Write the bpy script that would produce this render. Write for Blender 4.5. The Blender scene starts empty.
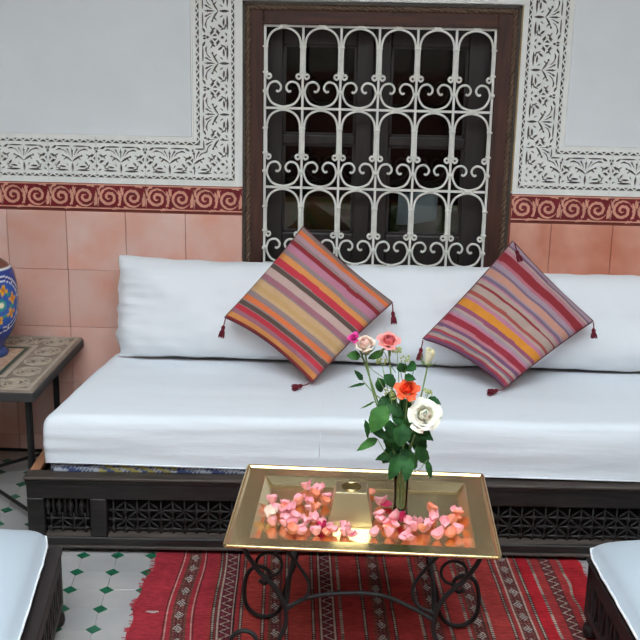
import bpy, math, random
import numpy as np
from mathutils import Vector, Matrix, noise
random.seed(7); rng = np.random.default_rng(7)
D2R = math.pi/180
scn = bpy.context.scene
col = scn.collection
# ------------------------------------------------------------------ camera
def make_camera():
    p, yaw, r = 15.4*D2R, -2.5*D2R, 1.1*D2R
    f = Vector((math.sin(yaw)*math.cos(p), math.cos(yaw)*math.cos(p), -math.sin(p)))
    rt = f.cross(Vector((0, 0, 1))).normalized(); up = rt.cross(f)
    rt2 = math.cos(r)*rt + math.sin(r)*up; up2 = -math.sin(r)*rt + math.cos(r)*up
    cd = bpy.data.cameras.new('camera'); cd.sensor_width = 36; cd.lens = 36*1075/640
    cd.clip_start = .05
    c = bpy.data.objects.new('camera', cd); col.objects.link(c)
    M = Matrix((rt2, up2, -f)).transposed().to_4x4(); M.translation = Vector((0, -3.5, 1.48))
    c.matrix_world = M
    scn.camera = c
make_camera()
# ------------------------------------------------------------------ sky (open courtyard, overcast) and exposure
w = bpy.data.worlds.new('sky'); scn.world = w; w.use_nodes = True
w.node_tree.nodes['Background'].inputs[0].default_value = (.83, .925, 1.0, 1)
w.node_tree.nodes['Background'].inputs[1].default_value = 10.3
scn.view_settings.view_transform = 'Standard'; scn.view_settings.look = 'None'
scn.view_settings.gamma = 1; scn.view_settings.use_curve_mapping = False
scn.view_settings.exposure = 0.0
# ------------------------------------------------------------------ helpers
def lin(c):
    return tuple(((x/255)/12.92 if x/255 <= .04045 else ((x/255+.055)/1.055)**2.4) for x in c)
MATS = {}
def mat(name, rgb, rough=.6, metal=0, var=0, vscale=8, bump=0, bscale=60, attr=None, stretch=(1, 1, 1), spec=.5, coat=0, rgb2=None, sheen=0, bdist=.002):
    if name in MATS: return MATS[name]
    m = bpy.data.materials.new(name); m.use_nodes = True; nt = m.node_tree; N = nt.nodes; L = nt.links
    b = N['Principled BSDF']; c = lin(rgb)
    b.inputs['Base Color'].default_value = (*c, 1); b.inputs['Roughness'].default_value = rough
    b.inputs['Metallic'].default_value = metal; b.inputs['Specular IOR Level'].default_value = spec
    b.inputs['Coat Weight'].default_value = coat; b.inputs['Sheen Weight'].default_value = sheen
    tc = N.new('ShaderNodeTexCoord'); mp = N.new('ShaderNodeMapping'); mp.inputs['Scale'].default_value = stretch
    L.new(tc.outputs['Object'], mp.inputs[0])
    src = None
    if attr:
        a = N.new('ShaderNodeAttribute'); a.attribute_name = attr; src = a.outputs['Color']
        L.new(src, b.inputs['Base Color'])
    if var or rgb2:
        nz = N.new('ShaderNodeTexNoise'); nz.inputs['Scale'].default_value = vscale; nz.inputs['Detail'].default_value = 6
        oi = N.new('ShaderNodeObjectInfo'); ad = N.new('ShaderNodeVectorMath'); ad.operation = 'ADD'
        L.new(mp.outputs[0], ad.inputs[0]); L.new(oi.outputs['Location'], ad.inputs[1]); L.new(ad.outputs[0], nz.inputs['Vector'])
        rp = N.new('ShaderNodeValToRGB'); rp.color_ramp.elements[0].position = .3; rp.color_ramp.elements[1].position = .7
        L.new(nz.outputs['Fac'], rp.inputs[0])
        if src is None:
            c2 = lin(rgb2) if rgb2 else tuple(max(0, x*(1-var)) for x in c); c1 = c if rgb2 else tuple(min(1, x*(1+var)) for x in c)
            rp.color_ramp.elements[0].color = (*c1, 1); rp.color_ramp.elements[1].color = (*c2, 1)
            L.new(rp.outputs[0], b.inputs['Base Color'])
        else:
            rp.color_ramp.elements[0].color = (1-var, 1-var, 1-var, 1); rp.color_ramp.elements[1].color = (1, 1, 1, 1)
            mx = N.new('ShaderNodeMix'); mx.data_type = 'RGBA'; mx.blend_type = 'MULTIPLY'; mx.inputs[0].default_value = 1
            L.new(src, mx.inputs[6]); L.new(rp.outputs[0], mx.inputs[7]); L.new(mx.outputs[2], b.inputs['Base Color'])
    if bump:
        n2 = N.new('ShaderNodeTexNoise'); n2.inputs['Scale'].default_value = bscale; n2.inputs['Detail'].default_value = 4
        L.new(mp.outputs[0], n2.inputs['Vector'])
        bp = N.new('ShaderNodeBump'); bp.inputs['Strength'].default_value = bump; bp.inputs['Distance'].default_value = bdist
        L.new(n2.outputs['Fac'], bp.inputs['Height']); L.new(bp.outputs[0], b.inputs['Normal'])
    MATS[name] = m; return m
def glass_mat(name, tint=(1, 1, 1), rough=.0, ior=1.5):
    m = bpy.data.materials.new(name); m.use_nodes = True; nt = m.node_tree; N = nt.nodes; L = nt.links
    N.remove(N['Principled BSDF'])
    t = N.new('ShaderNodeBsdfTransparent'); t.inputs[0].default_value = (*tint, 1)
    g = N.new('ShaderNodeBsdfGlossy'); g.inputs['Roughness'].default_value = rough
    fr = N.new('ShaderNodeFresnel'); fr.inputs[0].default_value = ior
    mx = N.new('ShaderNodeMixShader'); L.new(fr.outputs[0], mx.inputs[0]); L.new(t.outputs[0], mx.inputs[1]); L.new(g.outputs[0], mx.inputs[2])
    L.new(mx.outputs[0], N['Material Output'].inputs[0]); return m

class MB:
    def __init__(s): s.v = []; s.f = []; s.m = []; s.cm = 0
    def quadbox(s, P):  # 8 pts: bottom 0-3 ccw, top 4-7
        b = len(s.v); s.v += [tuple(p) for p in P]
        for q in ((3, 2, 1, 0), (4, 5, 6, 7), (0, 1, 5, 4), (1, 2, 6, 5), (2, 3, 7, 6), (3, 0, 4, 7)):
            s.f.append(tuple(b+i for i in q)); s.m.append(s.cm)
        return s
    def box(s, x0, x1, y0, y1, z0, z1, ch=0):
        if ch <= 0:
            return s.quadbox([(x0, y0, z0), (x1, y0, z0), (x1, y1, z0), (x0, y1, z0), (x0, y0, z1), (x1, y0, z1), (x1, y1, z1), (x0, y1, z1)])
        # chamfered box: 24 verts hull by three rings
        b = len(s.v)
        def ring(z, k):
            return [(x0+k+ch*0, y0+k, z), (x1-k, y0+k, z), (x1-k, y1-k, z), (x0+k, y1-k, z)]
        def oct_(z, k):
            X0, X1, Y0, Y1 = x0+k, x1-k, y0+k, y1-k; c = ch
            return [(X0+c, Y0, z), (X1-c, Y0, z), (X1, Y0+c, z), (X1, Y1-c, z), (X1-c, Y1, z), (X0+c, Y1, z), (X0, Y1-c, z), (X0, Y0+c, z)]
        R = [oct_(z0, ch*.6), oct_(z0+ch, 0), oct_(z1-ch, 0), oct_(z1, ch*.6)]
        for r in R: s.v += r
        s.f.append(tuple(b+7-i for i in range(8))); s.m.append(s.cm)
        for k in range(3):
            for i in range(8):
                j = (i+1) % 8
                s.f.append((b+8*k+i, b+8*k+j, b+8*(k+1)+j, b+8*(k+1)+i)); s.m.append(s.cm)
        s.f.append(tuple(b+24+i for i in range(8))); s.m.append(s.cm)
        return s
    def tube(s, pts, r, n=8, closed=False, flat=None):
        pts = [Vector(p) for p in pts]; K = len(pts); b = len(s.v)
        rs = r if isinstance(r, (list, tuple)) else [r]*K
        T = []
        for i in range(K):
            a = pts[(i-1) % K] if (closed or i > 0) else pts[0]; c = pts[(i+1) % K] if (closed or i < K-1) else pts[-1]
            t = (c-a); T.append(t.normalized() if t.length > 1e-9 else Vector((0, 0, 1)))
        ref = Vector((0, 1, 0)) if abs(T[0].y) < .9 else Vector((1, 0, 0))
        nrm = (ref - T[0]*ref.dot(T[0])).normalized()
        for i in range(K):
            nrm = (nrm - T[i]*nrm.dot(T[i]));
            nrm = nrm.normalized() if nrm.length > 1e-6 else Vector((1, 0, 0))
            bi = T[i].cross(nrm)
            fa, fb = (1, 1) if flat is None else flat
            for k in range(n):
                a = 2*math.pi*(k+.5)/n
                s.v.append(tuple(pts[i] + nrm*math.cos(a)*rs[i]*fa + bi*math.sin(a)*rs[i]*fb))
        for i in range(K if closed else K-1):
            for k in range(n):
                j = (i+1) % K
                s.f.append((b+i*n+k, b+i*n+(k+1) % n, b+j*n+(k+1) % n, b+j*n+k)); s.m.append(s.cm)
        if not closed:
            s.f.append(tuple(b+k for k in reversed(range(n)))); s.m.append(s.cm)
            s.f.append(tuple(b+(K-1)*n+k for k in range(n))); s.m.append(s.cm)
        return s
    def lathe(s, prof, c=(0, 0, 0), n=24, axis='z', cap=True):
        b = len(s.v); cx, cy, cz = c; K = len(prof)
        for r, h in prof:
            for k in range(n):
                a = 2*math.pi*k/n; p = (r*math.cos(a), r*math.sin(a), h)
                if axis == 'x': p = (p[2], p[0], p[1])
                if axis == 'y': p = (p[1], p[2], p[0])
                s.v.append((cx+p[0], cy+p[1], cz+p[2]))
        for i in range(K-1):
            for k in range(n):
                s.f.append((b+i*n+k, b+i*n+(k+1) % n, b+(i+1)*n+(k+1) % n, b+(i+1)*n+k)); s.m.append(s.cm)
        if cap:
            if prof[0][0] > 1e-5: s.f.append(tuple(b+k for k in reversed(range(n)))); s.m.append(s.cm)
            if prof[-1][0] > 1e-5: s.f.append(tuple(b+(K-1)*n+k for k in range(n))); s.m.append(s.cm)
        return s
    def grid(s, fn, nu, nv, wrapu=False):
        b = len(s.v)
        for j in range(nv+1):
            for i in range(nu+(0 if wrapu else 1)): s.v.append(tuple(fn(i/nu, j/nv)))
        W = nu if wrapu else nu+1
        for j in range(nv):
            for i in range(nu):
                i2 = (i+1) % W if wrapu else i+1
                s.f.append((b+j*W+i, b+j*W+i2, b+(j+1)*W+i2, b+(j+1)*W+i)); s.m.append(s.cm)
        return s
    def mesh(s, name, mats, smooth=False):
        me = bpy.data.meshes.new(name); me.from_pydata(s.v, [], s.f)
        for m in (mats if isinstance(mats, (list, tuple)) else [mats]): me.materials.append(m)
        if max(s.m, default=0) > 0: me.polygons.foreach_set('material_index', s.m)
        if smooth: me.polygons.foreach_set('use_smooth', [True]*len(s.f))
        me.update(); return me
def link(name, me, parent=None, loc=None, rot=None, sc=None):
    o = bpy.data.objects.new(name, me); col.objects.link(o)
    if parent: o.parent = parent
    if loc: o.location = loc
    if rot: o.rotation_euler = rot
    if sc: o.scale = sc
    return o
def obj(name, mb, mats, parent=None, smooth=False, sub=0, bevel=0, **k):
    o = link(name, mb.mesh(name, mats, smooth), parent, **k)
    if bevel:
        m = o.modifiers.new('bevel', 'BEVEL'); m.width = bevel; m.segments = 2; m.limit_method = 'ANGLE'
    if sub:
        m = o.modifiers.new('sub', 'SUBSURF'); m.levels = sub; m.render_levels = sub
    return o
def tag(o, label=None, cat=None, group=None, kind=None):
    if label: o['label'] = label
    if cat: o['category'] = cat
    if group: o['group'] = group
    if kind: o['kind'] = kind
    return o
def thing(name, label, cat, loc=(0, 0, 0), rz=0, group=None):
    o = bpy.data.objects.new(name, None); col.objects.link(o); o.empty_display_size = .05
    o.location = loc; o.rotation_euler = (0, 0, rz); return tag(o, label, cat, group)
def copy_tree(o, parent=None):
    c = o.copy(); col.objects.link(c)
    if parent: c.parent = parent
    for ch in list(o.children): copy_tree(ch, c)
    return c
def cr(P, n=8, closed=False):  # catmull-rom
    P = [Vector(p) for p in P]; out = []; K = len(P)
    for i in range(K-1 if not closed else K):
        p0 = P[i-1] if (i > 0 or closed) else P[0]*2-P[1]; p1 = P[i]; p2 = P[(i+1) % K]; p3 = P[(i+2) % K] if (i+2 < K or closed) else P[-1]*2-P[-2]
        for k in range(n):
            t = k/n
            out.append(.5*((2*p1)+(p2-p0)*t+(2*p0-5*p1+4*p2-p3)*t*t+(3*p1-p0-3*p2+p3)*t**3))
    if not closed: out.append(P[-1])
    return out
# ------------------------------------------------------------------ materials
M_PL = mat('white_plaster', (230, 233, 233), .8, var=.05, vscale=3, bump=.25, bscale=25)
M_CARVE = mat('carved_plaster', (240, 239, 233), .8, var=.05, vscale=20, bump=.3, bscale=90)
M_DIRT_SHADE = mat('dusty_shaded_recess', (96, 90, 80), .95, var=.25, vscale=25)  # recess dust, its colour darkened further so the carved voids look shaded
M_TERRA = mat('pink_glazed_tile', (232, 198, 186), .42, rgb2=(228, 162, 138), vscale=7, bump=.12, bscale=14)
M_TERRA2 = mat('orange_pink_tile', (230, 170, 148), .42, rgb2=(206, 128, 102), vscale=7, bump=.12, bscale=14)
M_TERRAD = mat('worn_pink_tile', (224, 190, 178), .5, rgb2=(220, 156, 134), vscale=6, bump=.12, bscale=14)
M_COURT = mat('dark_courtyard_plaster', (104, 96, 86), .9, var=.1, vscale=1)  # plaster darkened on the unseen walls to cut their bounce light
M_GROUT = mat('tile_joint', (150, 82, 68), .9)
M_MAROON = mat('maroon_glaze', (122, 26, 36), .35, var=.2, vscale=30)
M_CLAY = mat('salmon_clay', (222, 160, 136), .7, var=.1, vscale=30)
M_WIN = mat('dark_red_wood', (84, 48, 36), .5, rgb2=(54, 32, 26), vscale=10, stretch=(6, 6, .6), bump=.3, bscale=30)
M_WINH = mat('dark_red_wood_rail', (90, 50, 36), .5, rgb2=(54, 34, 27), vscale=10, stretch=(.6, 6, 6), bump=.3, bscale=30)
M_ROPE = mat('carved_wood_rope', (104, 82, 64), .6, var=.25, vscale=40)
M_CASE = mat('casement_wood', (44, 38, 37), .45, var=.2, vscale=12, stretch=(5, 5, .7))
M_IRONW = mat('white_painted_iron', (234, 232, 224), .5, var=.07, vscale=40, bump=.3, bscale=200)
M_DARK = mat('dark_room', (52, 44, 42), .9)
M_WOOD = mat('black_brown_wood', (42, 38, 36), .5, rgb2=(24, 21, 20), vscale=14, stretch=(.8, 6, 6), bump=.4, bscale=40)
M_WOODV = mat('dark_stool_wood', (46, 38, 37), .55, rgb2=(28, 22, 22), vscale=14, stretch=(6, .8, 6), bump=.4, bscale=40)
M_WORN = mat('worn_wood_edge', (84, 72, 64), .55, rgb2=(48, 42, 38), vscale=16, stretch=(.6, 5, 5))
M_ORW = mat('bare_orange_wood', (168, 116, 84), .6, var=.2, vscale=12)
M_SHEET = mat('white_cotton', (236, 238, 240), .85, bump=.15, bscale=500, sheen=.1)
M_SHEETB = mat('pale_blue_cotton', (184, 194, 202), .85, bump=.15, bscale=500)
M_SHEETW = mat('white_cotton_creased', (232, 236, 240), .85, bump=.45, bscale=9, stretch=(.35, 1, 2.2), bdist=.01)
M_BRASS = mat('brass', (238, 216, 168), .22, 1, var=.05, vscale=30, bump=.12, bscale=6, stretch=(1, 1, 1), bdist=.003)
M_BRASSB = mat('brass_edge', (228, 202, 144), .22, 1)
M_IRON = mat('black_iron', (20, 18, 18), .6, .0, bump=.2, bscale=120)
M_FT = mat('cream_floor_tile', (172, 167, 162), .45, rgb2=(156, 154, 152), vscale=8, bump=.1, bscale=20)
M_FG = mat('green_floor_tile', (22, 92, 64), .3, var=.2, vscale=30)
M_FJ = mat('floor_joint', (168, 156, 146), .9)
M_ATTR = mat('woven_cloth', (255, 255, 255), .9, attr='Col', var=.14, vscale=300, bump=.35, bscale=420)
M_RUG = mat('woven_wool', (255, 255, 255), .95, attr='Col', var=.4, vscale=40, bump=.6, bscale=230, stretch=(1, 3, 1), spec=.2)
M_GLZ = mat('painted_glaze', (255, 255, 255), .15, attr='Col')
M_TASS = mat('maroon_tassel', (112, 22, 40), .9)
M_STEM = mat('rose_stem', (122, 150, 88), .6, var=.2, vscale=60)
M_LEAF = mat('rose_leaf', (46, 96, 44), .6, rgb2=(28, 66, 34), vscale=40, spec=.25)
M_LEAFL = mat('rose_leaf_light', (74, 124, 54), .6, rgb2=(48, 96, 44), vscale=40, spec=.25)
M_GLASS = glass_mat('window_glass', (.80, .82, .80))
M_VGLASS = glass_mat('vase_glass', (.985, .995, .985), ior=1.25)
# ------------------------------------------------------------------ room shell
WX0, WX1 = -1.95, 1.95; ZT = 4.2
OX0, OX1, OZ0, OZ1 = -.413, .455, .66, 1.545     # window opening
back = MB()
for a in ((WX0, OX0, 0, ZT), (OX1, WX1, 0, ZT), (OX0, OX1, 0, OZ0), (OX0, OX1, OZ1, ZT)):
    back.box(a[0], a[1], 0, .3, a[2], a[3])
back.cm = 1
for a in ((WX0, OX0), (OX1, WX1)): back.box(a[0], a[1], -.0035, 0, 0, .962)
back.box(OX0, OX1, -.0035, 0, 0, OZ0)
wall_back = tag(obj('wall_back', back, [M_PL, M_GROUT]), 'white plaster wall with pink tiled dado, carved border and grilled window', kind='structure')
def shell(name, args, m, label):
    b = MB(); b.box(*args); return tag(obj(name, b, m), label, kind='structure')  # unseen courtyard walls, placed and sized to shape the daylight
shell('wall_left', (-2.15, -1.95, -5.5, .3, 0, ZT), M_COURT, 'plain plaster courtyard wall out of view to the left')
shell('wall_right', (1.95, 2.15, -5.5, .3, 0, ZT), M_COURT, 'plain plaster courtyard wall out of view to the right')
shell('wall_front', (-2.15, 2.15, -5.7, -5.5, 0, ZT), M_COURT, 'plain plaster courtyard wall behind the viewer')
b = MB(); b.box(-1.95, 1.95, -2.05, .3, 3.05, 3.2); tag(obj('added_overhang', b, mat('overhang_plaster', (120, 112, 100), .9)), 'unseen gallery underside added above the seating to block overhead light', kind='structure')  # overhang added out of view so the light comes more from the front
b = MB()
for a in ((-1.95, -1.94, -5.5, 0), (1.94, 1.95, -5.5, 0), (-1.95, 1.95, -5.5, -5.49)): b.box(a[0], a[1], a[2], a[3], 0, 1.1)
o = obj('trim_4', b, mat('dark_bounce_dado', (84, 46, 36), .5)); tag(o, 'unseen dark dado added round the other courtyard walls to cut low bounce', kind='structure')  # dark dado added out of view to weaken low bounce light
floor = MB(); floor.box(-2.15, 2.15, -5.7, .3, -.1, -.0025)
floor = tag(obj('floor', floor, M_FJ), 'courtyard floor of cream tiles dotted with small green diamonds', kind='structure')
# floor tiles: octagons + green diamonds
PT = .0977; AN = 4.2*D2R
def prism(poly, z0, z1, k=.0008):
    b = MB(); n = len(poly); c = (sum(p[0] for p in poly)/n, sum(p[1] for p in poly)/n)
    def sh(p, q):
        d = Vector((c[0]-p[0], c[1]-p[1])).normalized()*q; return (p[0]+d.x, p[1]+d.y)
    b.v += [(*p, z0) for p in poly]+[(*p, z1-k) for p in poly]+[(*sh(p, k), z1) for p in poly]
    for r in range(2):
        for i in range(n):
            j = (i+1) % n; b.f.append((r*n+i, r*n+j, (r+1)*n+j, (r+1)*n+i)); b.m.append(0)
    b.f.append(tuple(2*n+i for i in range(n))); b.m.append(0); return b
h = PT*.205; g = .0009; H = PT/2-g/2
octp = [(-H+h, -H), (H-h, -H), (H, -H+h), (H, H-h), (H-h, H), (-H+h, H), (-H, H-h), (-H, -H+h)]
o_me = prism(octp, -.006, 0).mesh('floor_tile', M_FT); dq = h-g*1.2
d_me = prism([(0, -dq), (dq, 0), (0, dq), (-dq, 0)], -.006, .0002).mesh('green_tile', M_FG)
rest_o = MB(); rest_d = MB(); ca, sa = math.cos(AN), math.sin(AN); no = nd = 0
def addinst(mb, me, x, y):
    b = len(mb.v)
    for v in me.vertices: mb.v.append((x+v.co.x*ca-v.co.y*sa, y+v.co.x*sa+v.co.y*ca, v.co.z))
    for p in me.polygons: mb.f.append(tuple(b+i for i in p.vertices)); mb.m.append(0)
for i in range(-25, 27):
    for j in range(-22, 12):
        for kind in (0, 1):
            u = (i+.5*kind)*PT; v = (j+.5*kind)*PT
            x = -.674+u*ca-v*sa; y = -.931+u*sa+v*ca
            if not (-1.9 < x < 1.6 and -2.6 < y < -.06): continue
            near = (x < -.5 and x > -1.3 and y > -1.3) or (x > .5 and x < .95 and -1.3 < y < -.6)
            rz = AN+random.uniform(-.006, .006)
            if kind == 1:
                if near: link('floor_tile', o_me, floor, (x, y, random.uniform(-.0004, .0002)), (0, 0, rz))
                else: addinst(rest_o, o_me, x, y)
            else:
                if near: link('green_tile', d_me, floor, (x, y, 0), (0, 0, rz))
                else: addinst(rest_d, d_me, x, y)
tag(obj('distant_floor_tiles', rest_o, M_FT, floor), kind='stuff'); tag(obj('distant_green_tiles', rest_d, M_FG, floor), kind='stuff')
# wall tiles
def tile_mesh(wd, hd, m):
    b = MB(); b.box(-wd/2, wd/2, -.009, -.0035, -hd/2, hd/2, .0016); return b.mesh('wall_tile', m)
tms = [tile_mesh(.1985, .1985, m) for m in (M_TERRA, M_TERRA2, M_TERRAD)]
tlow = [tile_mesh(.1985, .063, m) for m in (M_TERRA, M_TERRA2, M_TERRAD)]
for i in range(-4, 14):
    x = -1.105+.2*i
    for r in range(5):
        z = .766-.2*r if r < 4 else .034
        if OX0-.08 < x-.1 and x+.1 < OX1+.08 and z > .56: continue
        # trim around window opening
        k = 1 if x > .3 else (0 if random.random() < .75 else 2)
        me = (tms if r < 4 else tlow)[k]
        sx = 1; xx = x
        if z > .6:
            if x-.1 < OX0 < x+.1: w_ = OX0-(x-.1)-.002; sx = w_/.2; xx = x-.1+w_/2
            elif x-.1 < OX1+.003 < x+.1: w_ = (x+.1)-OX1-.008; sx = w_/.2; xx = x+.1-w_/2
            elif OX0 < x < OX1: continue
        link('wall_tile', me, wall_back, (xx, random.uniform(-.0004, .0002), z), (random.uniform(-.002, .002), 0, random.uniform(-.003, .003)), (sx, 1, 1))
# --------- marching squares relief panels
def relief(name, F, x0, x1, z0, z1, step, y_top, y_back, mats, sidem=0, weld=True):
    nx = int(round((x1-x0)/step)); nz = int(round((z1-z0)/step))
    xs = np.linspace(x0, x1, nx+1); zs = np.linspace(z0, z1, nz+1)
    X, Z = np.meshgrid(xs, zs, indexing='ij'); A = F(X, Z)
    b = MB(); cache = {}
    def vid(key, x, z, y):
        k = (key, y)
        if k not in cache: cache[k] = len(b.v); b.v.append((x, y, z))
        return cache[k]
    for i in range(nx):
        for j in range(nz):
            c = [(i, j), (i+1, j), (i+1, j+1), (i, j+1)]; val = [A[p] for p in c]
            if all(v <= 0 for v in val): continue
            poly = []; cut = []
            for k in range(4):
                p, q = c[k], c[(k+1) % 4]; a, d = val[k], val[(k+1) % 4]
                if a > 0: poly.append((p, xs[p[0]], zs[p[1]], False))
                if (a > 0) != (d > 0):
                    t = a/(a-d); poly.append((tuple(sorted((p, q))), xs[p[0]]+(xs[q[0]]-xs[p[0]])*t, zs[p[1]]+(zs[q[1]]-zs[p[1]])*t, True))
            if len(poly) < 3: continue
            ids = [vid(k, x, z, y_top) for k, x, z, e in poly]
            b.f.append(tuple(ids)); b.m.append(0)
            n = len(poly)
            for k in range(n):
                P, Q = poly[k], poly[(k+1) % n]
                if P[3] and Q[3]:
                    b.f.append((vid(P[0], P[1], P[2], y_top), vid(P[0], P[1], P[2], y_back), vid(Q[0], Q[1], Q[2], y_back), vid(Q[0], Q[1], Q[2], y_top))); b.m.append(sidem)
    # backing and outer edges
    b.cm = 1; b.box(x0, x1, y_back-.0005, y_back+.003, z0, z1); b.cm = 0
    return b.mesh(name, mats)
GAIN = 1.22
def leafF(X, Z, a, c, hw, bend=0, p=1.0):
    a = np.array(a, float); c = np.array(c, float); L = np.hypot(*(c-a)); d = (c-a)/L; m = (a+c)/2
    hw = hw*GAIN; t = ((X-m[0])*d[0]+(Z-m[1])*d[1])/(L/2); n = -(X-m[0])*d[1]+(Z-m[1])*d[0]
    k = np.clip(1-t*t, -1, 1)
    return np.where(np.abs(t) < 1, hw*np.sign(k)*np.abs(k)**p-np.abs(n-bend*k), -np.abs(n)-.001-(np.abs(t)-1)*.01)
def tri(X, Z, cx, z0, w_, h_, up=True):
    zz = (Z-z0) if up else (z0+h_-Z)
    return np.minimum(zz, (1-zz/h_)*w_/2-np.abs(X-cx))
def band_field(U, V, P=.16):
    u = (U % P); u = np.minimum(u, P-u)          # u=0 diamonds, u=P/2 palmette (mirror symmetric)
    s = P/2-u                                    # 0 at palmette centre, P/2 at diamond
    void = np.full(U.shape, -1.0)
    def add(f):
        nonlocal void; void = np.maximum(void, f)
    q = P/6
    uu = U % q
    add(tri(uu, V, q/2, .0150, q*1.0, .0090)); uu2 = (U+q/2) % q
    add(tri(uu2, V, q/2, .0175, q*.62, .0080, False)-.0004)
    add(tri(uu, V, q/2, .1275, q*1.0, .0090)); add(tri(uu2, V, q/2, .1305, q*.62, .008, False)-.0004)
    v = V-.034
    # palmette
    add(leafF(s, v, (0, .042), (0, .078), .0022)); add(leafF(s, v, (-.006, .066), (0.006, .066), .0016))
    add(leafF(s, v, (0, -.004), (0, .030), .0034)); add(leafF(s, v, (-.002, .030), (.033, .052), .0026, .002))
    add(.0038-np.hypot(s-.031, v-.051)); add(leafF(s, v, (.006, .048), (.024, .074), .0016, .004))
    add(leafF(s, v, (.014, .052), (.038, .072), .0016, .004)); add(leafF(s, v, (.028, .066), (.055, .066), .0024, .006))
    add(leafF(s, v, (.004, .0815), (.05, .0815), .0022, 0, .4))
    # lower leaves
    add(leafF(s, v, (.018, .046), (.030, .036), .0020)); add(leafF(s, v, (.060, .054), (.050, .040), .0022)); add(leafF(s, v, (.044, .058), (.062, .046), .0018)); add(leafF(s, v, (.058, .026), (.050, .008), .0020))
    add(leafF(s, v, (.012, .060), (.020, .078), .0016, .002)); add(leafF(s, v, (.036, .010), (.058, .012), .0018, -.001))
    add(leafF(s, v, (.010, .0035), (.060, .0035), .0030)); add(leafF(s, v, (.020, .014), (.046, .016), .0030))
    add(leafF(s, v, (.040, .034), (.052, .018), .0030)); add(leafF(s, v, (.012, .016), (.020, .028), .0016))
    # diamond star (centre s=P/2)
    t = P/2-s
    add(leafF(t, v, (.004, .070), (.004, .082), .0028)-.0); add(leafF(t, v, (.012, .074), (.030, .084), .0030, -.001))
    add(.0052-(np.abs(t)+np.abs(v-.066)*.8)); add(.0056-(np.abs(t)+np.abs(v-.019)*.8))
    add(tri(v, t, .043, .0035, .018, .0085)); add(leafF(t, v, (.006, .0585), (.020, .045), .0022)); add(leafF(t, v, (.006, .0275), (.020, .040), .0022))
    add(leafF(t, v, (.012, .062), (.028, .046), .0018, -.003)); add(leafF(t, v, (.012, .024), (.028, .038), .0020, .003))
    add(leafF(t, v, (.004, .0035), (.016, .010), .0022))
    return -void
BW = .148
pan_me = relief('carved_panel', lambda U, V: band_field(U, V), 0, .16, 0, BW, .0016, -.012, -.001, [M_CARVE, M_DIRT_SHADE])
def corner(U, V):
    a = np.maximum(U, V)-BW; v = np.minimum(U, V); f = band_field(a+.08, v)
    return np.where(np.abs(U-V) < .0014, np.maximum(f, .0012-np.abs(U-V)), f)
cor_me = relief('carved_corner_panel', corner, 0, BW, 0, BW, .0016, -.012, -.001, [M_CARVE, M_DIRT_SHADE])
def edge_close(me): pass
tl = tag(thing('trim_1', None, None)); tl['kind'] = 'structure'; tl['label'] = 'carved white plaster border left of the window, turning above the maroon band'; del tl['kind']
tl['kind'] = 'structure'
tr = thing('trim_2', None, None); tr['kind'] = 'structure'; tr['label'] = 'carved white plaster border right of the window, turning above the maroon band'
LX, RX, BZ = -.425, .463, .965
link('carved_corner_panel', cor_me, tl, (LX, 0, BZ), (0, -math.pi/2, 0)); link('carved_corner_panel', cor_me, tr, (RX, 0, BZ))
for k in range(7): link('carved_panel', pan_me, tl, (LX-BW-.16*(k+1)-.0005*k, random.uniform(-.0006, 0), BZ))
for k in range(6): link('carved_panel', pan_me, tr, (RX+BW+.16*k+.0005*k, random.uniform(-.0006, 0), BZ))
for k in range(5):
    link('carved_panel', pan_me, tl, (LX, random.uniform(-.0006, 0), BZ+BW+.16*k), (0, -math.pi/2, 0))
    link('carved_panel', pan_me, tr, (RX, random.uniform(-.0006, 0), BZ+BW+.16*(k+1)), (0, math.pi/2, 0))
b = MB()
b.box(-1.9, LX-BW-.006, -.0085, 0, BZ+BW+.006, 1.95, .002); obj('plain_field', b, M_PL, tl)
b = MB(); b.box(-1.9, LX-BW, -.0125, 0, BZ+BW, BZ+BW+.006, .001); b.box(LX-BW-.006, LX-BW, -.0125, 0, BZ+BW, 1.95, .001); obj('edge_bead', b, M_CARVE, tl)
b = MB(); b.box(LX, OX0-.001, -.0115, 0, .962, 1.95); b.box(-1.9, LX, -.0115, 0, .961, BZ); obj('plain_margin', b, M_CARVE, tl)
b = MB(); b.box(RX+BW+.006, 1.9, -.0085, 0, BZ+BW+.006, 1.95, .002); obj('plain_field', b, M_PL, tr)
b = MB(); b.box(RX+BW, 1.9, -.0125, 0, BZ+BW, BZ+BW+.006, .001); b.box(RX+BW, RX+BW+.006, -.0125, 0, BZ+BW, 1.95, .001); obj('edge_bead', b, M_CARVE, tr)
b = MB(); b.box(OX1+.006, RX, -.0115, 0, .962, 1.95); b.box(RX, 1.9, -.0115, 0, .961, BZ); obj('plain_margin', b, M_CARVE, tr)
b = MB(); b.box(OX0, OX1+.006, -.0115, 0, OZ1+.004, 1.95); obj('plain_margin', b, M_CARVE, tr)
b = MB(); b.box(OX1+.0005, OX1+.0055, -.013, 0, .97, OZ1); obj('ochre_stained_edge', b, mat('ochre_stain', (176, 148, 100), .8, var=.2, vscale=20), tr)
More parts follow.
